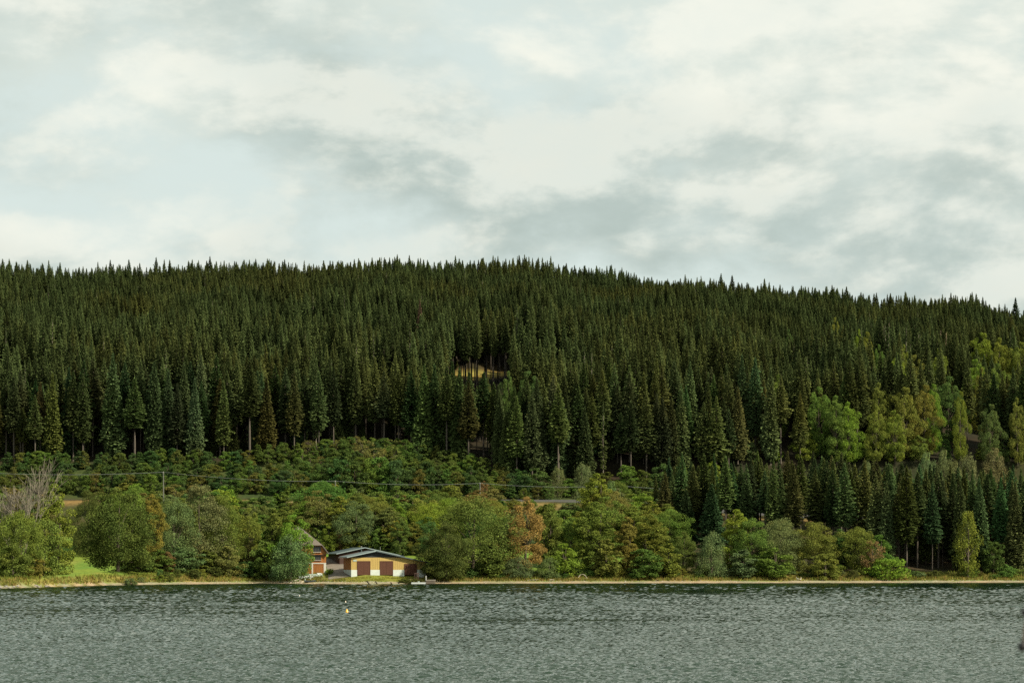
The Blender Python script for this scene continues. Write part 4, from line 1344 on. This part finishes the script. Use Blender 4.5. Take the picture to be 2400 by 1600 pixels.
# slipway rails
for k, px in enumerate((864, 884, 920, 938)):
    Y0 = 490.5
    a = at_ground(px + 4, Y0, 0.06); b = at_ground(px - 4, Y0 + 7, 0.10)
    o = MB().tube([(0, 0, 0), (b[0] - a[0], b[1] - a[1], b[2] - a[2])], 0.11, 4).build('slipway_rail', MATS['dark_boards'], loc=a)
    tag(o, 'dark slipway timber lying up the beach before the boathouse', 'timber', 'slipway timbers on the boathouse beach')

# buoys
def buoy(px, py, sc, mat, label, name='mooring_buoy'):
    Y = F * CZ / (py - HY)
    t = thing(name, label, 'buoy', (X_at(px, Y), Y, 0.0), 0.3, None, (sc, sc, sc))
    MB().lathe([(0.05, -0.25), (0.30, -0.2), (0.36, -0.05), (0.37, 0.06), (0.33, 0.16), (0.20, 0.48), (0.09, 0.72), (0.04, 0.78)], 18).build('float', MATS[mat], t, smooth=True)
    MB().lathe([(0.375, 0.0), (0.395, 0.03), (0.375, 0.06)], 18).build('rubbing_band', MATS['rubber'], t)
    MB().tube([(0, 0, 0.76), (0, 0, 0.86)], 0.035, 8).build('lifting_eye', MATS['galvanised'], t)

buoy(813, 1434.5, 0.5, 'buoy_yellow', 'bright yellow cone shaped buoy floating on the lake')
buoy(810, 1411, 0.28, 'buoy_white', 'tiny pale buoy floating just beyond the yellow buoy')
buoy(702, 1396.5, 0.25, 'buoy_white', 'tiny white buoy floating off the wooden house')

# overhead line
pole_pos = []
for (px, top, Y, base) in [(-230, 1092, 566, 0), (383, 1104, 572, 0), (786, 1125, 580, 0), (1125, 1130, 586, 0), (1454, 1136, 588, 0), (1880, 1144, 590, 0), (2520, 1150, 590, 0)]:
    x = X_at(px, Y); g = gz(x, Y); ztop = Z_at(top, Y)
    pole_pos.append((x, Y, ztop))
    if not -50 < px < 2450: 
        continue
    word = {383: 'above the dense shore grove', 786: 'above the wooden house', 1125: 'near the slim rust coloured tree', 1454: 'behind the tall bright green tree', 1880: 'among the shore stand of spruces'}[px]
    t = thing('utility_pole', 'grey wooden utility pole carrying wires ' + word, 'pole', (x, Y, g), 0, 'poles of the overhead line')
    MB().tube([(0, 0, -0.5), (0, 0, ztop - g)], [0.19, 0.13], 8).build('mast', MATS['pole_wood'], t)
    MB().box(-0.06, 0.06, -0.7, 0.7, ztop - g - 0.5, ztop - g - 0.38).build('cross_arm', MATS['pole_wood'], t)
    for s in (-0.6, 0.6): MB().lathe([(0.06, ztop - g - 0.378), (0.08, ztop - g - 0.30), (0.05, ztop - g - 0.22)], 8, 0, s).build('insulator', MATS['galvanised'], t)
for k, dy in enumerate((-0.6, 0.6)):
    w = MB()
    for a, b in zip(pole_pos[:-1], pole_pos[1:]):
        n = 14; sag = 0.010 * abs(b[0] - a[0]) ** 1.15
        P = [(a[0] + (b[0] - a[0]) * i / n, a[1] + (b[1] - a[1]) * i / n + dy, a[2] + (b[2] - a[2]) * i / n - 0.2 - sag * 4 * (i / n) * (1 - i / n)) for i in range(n + 1)]
        w.tube(P, 0.022, 4)
    o = w.build('overhead_wire', MATS['wire'])
    tag(o, 'thin sagging wire strung between the utility poles above the trees', 'wire', 'wires of the overhead line')

# guard rail along the road
gr = thing('guard_rail', 'long weathered steel guard rail along the road on the slope', 'guard rail', (0, 593.4, gz(20, 594)))
g0, g1 = X_at(1120, 593.4), X_at(1620, 593.4)
MB().prism([(g0, 0.48), (g1, 0.48), (g1, 0.78), (g0, 0.78)], -0.06, -0.02).build('rail', MATS['pole_wood'], gr)
for x in np.arange(g0, g1, 2.0): MB().box(x - 0.06, x + 0.06, -0.018, 0.10, -0.6, 0.74).build('post', MATS['pole_wood'], gr)


# rocks, driftwood, pebbles
def rock_mesh(seed, mat):
    import bmesh
    bm = bmesh.new(); bmesh.ops.create_icosphere(bm, subdivisions=2, radius=1.0)
    rr = random.Random(seed)
    ax = [Vector((rr.gauss(0, 1), rr.gauss(0, 1), rr.gauss(0, 1))).normalized() for _ in range(7)]
    for v in bm.verts:
        for a in ax:
            d = v.co.dot(a)
            if d > 0.62: v.co -= a * (d - 0.62) * 0.85
        v.co.z *= 0.62
    me = bpy.data.meshes.new('rock'); bm.to_mesh(me); bm.free(); me.materials.append(MATS[mat])
    return me

ROCKS = [rock_mesh(i, 'grey_rock') for i in range(3)]; PALE = [rock_mesh(10 + i, 'pale_rock') for i in range(3)]
r = np.random.default_rng(91)
for i in range(16):
    px = r.uniform(-10, 34) if i < 12 else r.uniform(35, 80)
    x = X_at(px, 428); Y = float(np.interp(x, SHX, SHY)) + r.uniform(-0.3, 3.0); s = r.uniform(0.22, 0.55)
    o = link('shore_rock', ROCKS[i % 3], None, (x, Y, gz(x, Y) + s * 0.15), r.uniform(0, 6), (s, s * 0.8, s * 0.8))
    tag(o, 'grey angular rock in the pile at the end of the beach', 'rock', 'grey rocks at the end of the beach')
for i in range(26):
    px = r.normal(682, 14); x = X_at(px, 500); Y = float(np.interp(x, SHX, SHY)) + r.uniform(0.8, 5.0); s = r.uniform(0.15, 0.42)
    o = link('shore_rock', PALE[i % 3], None, (x, Y, gz(x, Y) + s * 0.15), r.uniform(0, 6), (s * 1.3, s * 0.8, s * 0.7))
    tag(o, 'pale rock on the shore below the round grey willow', 'rock', 'pale rocks below the round grey willow')

def drift(pts_, rad, label, group=None):
    a = pts_[0]
    b = MB().tube([(p[0] - a[0], p[1] - a[1], p[2] - a[2]) for p in pts_], rad, 6)
    o = b.build('driftwood', MATS['driftwood'], loc=a)
    tag(o, label, 'driftwood', group)

def dpts(px0, px1, Y, zs):
    n = len(zs)
    return [(X_at(px0 + (px1 - px0) * i / (n - 1), Y + 0.3 * math.sin(i)), Y + 0.3 * math.sin(i), Z_at(zs[i], Y)) for i in range(n)]

drift(dpts(1355, 1376, 511, [1353, 1348, 1345.5, 1345, 1346, 1349, 1354.5]), [0.04, 0.07, 0.085, 0.09, 0.08, 0.07, 0.06], 'pale driftwood trunk arching above the dry grass on the bank')
drift(dpts(686, 706, 501, [1361, 1359, 1357, 1359]), [0.10, 0.12, 0.10, 0.05], 'bleached driftwood branch lying by the pale rocks')
drift(dpts(1236, 1262, 509, [1359, 1358.4, 1358, 1357]), [0.08, 0.11, 0.1, 0.05], 'pale driftwood log lying before the willow bush at the orange tree')
drift(dpts(1288, 1300, 509, [1358, 1357.5, 1358.5]), [0.08, 0.1, 0.05], 'short pale driftwood stick on the beach near the small pale willow')
drift(dpts(1530, 1548, 513, [1361, 1359, 1358]), [0.08, 0.1, 0.04], 'thin pale driftwood stick under the olive shore trees')
drift(dpts(146, 156, 462, [1367, 1364, 1366]), [0.12, 0.16, 0.08], 'pale stump of driftwood on the beach below the meadow')
drift(dpts(2188, 2214, 524, [1361.5, 1361, 1361.5]), [0.06, 0.09, 0.05], 'pale driftwood log on the beach before the spruce stand')

# pebbles of the beach
def scatter_stones():
    r = np.random.default_rng(101)
    base = np.array([(1, 0, 0), (0.3, 0.9, 0), (-0.8, 0.5, 0), (-0.6, -0.7, 0), (0.5, -0.8, 0), (0.1, 0.1, 0.75)])
    tri = np.array([(0, 1, 5), (1, 2, 5), (2, 3, 5), (3, 4, 5), (4, 0, 5)])
    n = 5200
    x = r.uniform(-112, 126, n)
    s1 = np.where(r.random(n) < 0.7, r.uniform(0.0, 3.8, n), r.normal(3.8, 0.5, n))
    y = np.interp(x, SHX, SHY) + s1
    z = ground(x, y)
    sc = r.uniform(0.05, 0.16, n) * np.where(r.random(n) < 0.06, 2.0, 1.0)
    a = r.uniform(0, 6.28, n)
    V = base[None] * sc[:, None, None] * np.stack([np.ones(n), r.uniform(0.6, 1, n), r.uniform(0.5, 1, n)], 1)[:, None, :]
    c, s = np.cos(a)[:, None], np.sin(a)[:, None]
    V = np.stack([V[..., 0] * c - V[..., 1] * s, V[..., 0] * s + V[..., 1] * c, V[..., 2]], -1) + np.stack([x, y, z - 0.01], 1)[:, None, :]
    T = (tri[None] + (np.arange(n) * 6)[:, None, None]).reshape(-1, 3)
    o = link('beach_pebbles', mesh_np('beach_pebbles', V.reshape(-1, 3), None, T, [MATS['pebbles']]))
    o['kind'] = 'stuff'; tag(o, 'loose beige pebbles strewn along the narrow lake beach', 'pebbles')


def scatter_grass(name, label, n, xr, srange, hr, colour, seed, mask=None):
    r = np.random.default_rng(seed)
    x = r.uniform(*xr, n); s1 = r.uniform(*srange, n)
    clump = hnoise(x, s1 * 3, 6, seed)
    ok = clump + r.normal(0, 0.5, n) > -0.25
    if mask is not None: ok &= mask(x, s1)
    x, s1 = x[ok], s1[ok]; n = len(x)
    y = np.interp(x, SHX, SHY) + s1; z = ground(x, y) - 0.05
    V, T = [], []
    P = np.stack([x, y, z], 1)
    parts = []
    for k in range(3):
        a = r.uniform(0, 6.28, n); h = r.uniform(*hr, n); w = r.uniform(0.05, 0.12, n); le = r.uniform(0.1, 0.45, n) * h
        off = r.normal(0, 0.15, (n, 2))
        b0 = P + np.stack([off[:, 0] + np.cos(a) * w, off[:, 1] + np.sin(a) * w, 0 * a], 1)
        b1 = P + np.stack([off[:, 0] - np.cos(a) * w, off[:, 1] - np.sin(a) * w, 0 * a], 1)
        t = r.uniform(0, 6.28, n)
        tip = P + np.stack([off[:, 0] + np.cos(t) * le, off[:, 1] + np.sin(t) * le, h], 1)
        parts.append(np.stack([b0, b1, tip], 1))
    V = np.concatenate(parts).reshape(-1, 3)
    T = np.arange(len(V)).reshape(-1, 3)
    o = link(name, mesh_np(name, V, None, T, [MATS['leaves']]))
    o.color = (*colour, 1)
    o['kind'] = 'stuff'; tag(o, label, 'grass')


scatter_stones()
yard = lambda x, s: ~((x > -43) & (x < -20)) | (s < 6.0) & (x < -37)
scatter_grass('dry_grass', 'dry ochre grass tufts growing along the lake bank', 9000, (-112, 128), (4.0, 11), (0.25, 0.8), (0.19, 0.155, 0.05), 201, yard)
scatter_grass('green_grass', 'green grass tufts mixed into the lake bank', 12000, (-112, 128), (4.2, 14), (0.25, 0.85), (0.13, 0.155, 0.03), 202, yard)
scatter_grass('yard_grass', 'short green grass before the yellow boathouse', 3500, (-41, -18), (4.0, 10), (0.08, 0.22), (0.17, 0.18, 0.035), 203)


# two birds on the beach
def bird(px, Y, rot, label):
    x, y, z = at_ground(px, Y)
    t = thing('water_bird', label, 'bird', (x, y, z), rot, 'white birds standing on the pebble beach')
    b = MB()
    # body, curved neck and head as one skin
    path = [(-0.30, 0.27, 0.03), (-0.16, 0.28, 0.10), (0.0, 0.27, 0.13), (0.13, 0.30, 0.10), (0.19, 0.38, 0.05), (0.19, 0.50, 0.036), (0.16, 0.60, 0.034), (0.19, 0.66, 0.045), (0.25, 0.65, 0.03), (0.28, 0.64, 0.012)]
    b.tube([(p[0], 0, p[1]) for p in path], [p[2] for p in path], 10)
    b.build('body', MATS['feathers'], t, smooth=True)
    MB().tube([(0.27, 0, 0.645), (0.36, 0, 0.62)], [0.016, 0.004], 6).build('bill', MATS['bill'], t)
    for s in (-0.05, 0.05): MB().tube([(0, s, 0.2), (0.01, s, 0.1), (0, s, 0.0), (0.07, s, 0.005)], [0.02, 0.013, 0.013, 0.01], 5).build('leg', MATS['bill'], t)


bird(1869, 519.5, 2.6, 'white bird with upright neck standing on the pebble beach')
bird(1876, 519.3, 0.4, 'white bird with upright neck standing on the pebble beach')


# the dog at the edge of the terrace, its head reaching into the picture
def build_dog():
    Y = 8.0
    ox, oy = 0.0, 0.0
    t = thing('dog', 'pale brown dog with black nose sitting at the water side close by', 'dog', (2.14, 8.18, 5.0))
    J = [  # skeleton: position in the world, radius
        ('hip', (2.42, 8.30, 5.16), .125), ('belly', (2.30, 8.24, 5.30), .125), ('chest', (2.15, 8.16, 5.42), .125), ('neck', (2.06, 8.10, 5.60), .075),
        ('head', (1.975, 8.03, 5.745), .095), ('brow', (1.884, 7.985, 5.765), .086), ('muzzle', (1.846, 7.955, 5.690), .046), ('snout', (1.824, 7.94, 5.684), .019),
        ('sh1', (2.13, 8.08, 5.33), .06), ('el1', (2.12, 8.07, 5.18), .038), ('wr1', (2.11, 8.06, 5.06), .027), ('pw1', (2.05, 8.04, 5.03), .03),
        ('sh2', (2.13, 8.25, 5.33), .06), ('el2', (2.12, 8.26, 5.18), .038), ('wr2', (2.11, 8.26, 5.06), .027), ('pw2', (2.05, 8.25, 5.03), .03),
        ('kn1', (2.30, 8.14, 5.16), .065), ('hk1', (2.44, 8.12, 5.05), .035), ('pt1', (2.28, 8.11, 5.03), .032),
        ('kn2', (2.30, 8.42, 5.16), .065), ('hk2', (2.44, 8.43, 5.05), .035), ('pt2', (2.28, 8.43, 5.03), .032),
        ('tl1', (2.54, 8.34, 5.06), .03), ('tl2', (2.70, 8.40, 5.03), .015),
        ('ear1', (1.99, 7.95, 5.79), .028), ('ear1b', (2.01, 7.925, 5.72), .018), ('ear2', (2.02, 8.10, 5.79), .028), ('ear2b', (2.05, 8.125, 5.72), .018)]
    E = [('hip', 'belly'), ('belly', 'chest'), ('chest', 'neck'), ('neck', 'head'), ('head', 'brow'), ('brow', 'muzzle'), ('muzzle', 'snout'), ('chest', 'sh1'), ('sh1', 'el1'), ('el1', 'wr1'), ('wr1', 'pw1'),
         ('chest', 'sh2'), ('sh2', 'el2'), ('el2', 'wr2'), ('wr2', 'pw2'), ('hip', 'kn1'), ('kn1', 'hk1'), ('hk1', 'pt1'), ('hip', 'kn2'), ('kn2', 'hk2'), ('hk2', 'pt2'), ('hip', 'tl1'), ('tl1', 'tl2'),
         ('head', 'ear1'), ('ear1', 'ear1b'), ('head', 'ear2'), ('ear2', 'ear2b')]
    ix = {n: i for i, (n, p, r_) in enumerate(J)}
    me = bpy.data.meshes.new('dog_body')
    me.from_pydata([(p[0] - 2.14, p[1] - 8.18, p[2] - 5.0) for n, p, r_ in J], [(ix[a], ix[b]) for a, b in E], [])
    me.materials.append(MATS['fur'])
    o = link('body', me, t)
    md = o.modifiers.new('skin', 'SKIN'); md.use_smooth_shade = True
    sv = me.skin_vertices[0].data
    for i, (n, p, r_) in enumerate(J):
        sv[i].radius = (r_, r_); sv[i].use_root = (n == 'hip')
    ss = o.modifiers.new('smooth', 'SUBSURF'); ss.levels = 2; ss.render_levels = 2
    def ball(name, p, r_, mat):
        b = MB()
        prof = [(max(0.001, r_ * math.sin(math.pi * i / 8)), p[2] - 5.0 - r_ * math.cos(math.pi * i / 8)) for i in range(9)]
        b.lathe(prof, 12, p[0] - 2.14, p[1] - 8.18).build(name, MATS[mat], t, smooth=True)
    ball('nose', (1.808, 7.932, 5.682), 0.018, 'nose_leather')
    ball('eye', (1.822, 7.950, 5.803), 0.016, 'nose_leather')
    ball('eye', (1.885, 8.03, 5.785), 0.013, 'nose_leather')


build_dog()
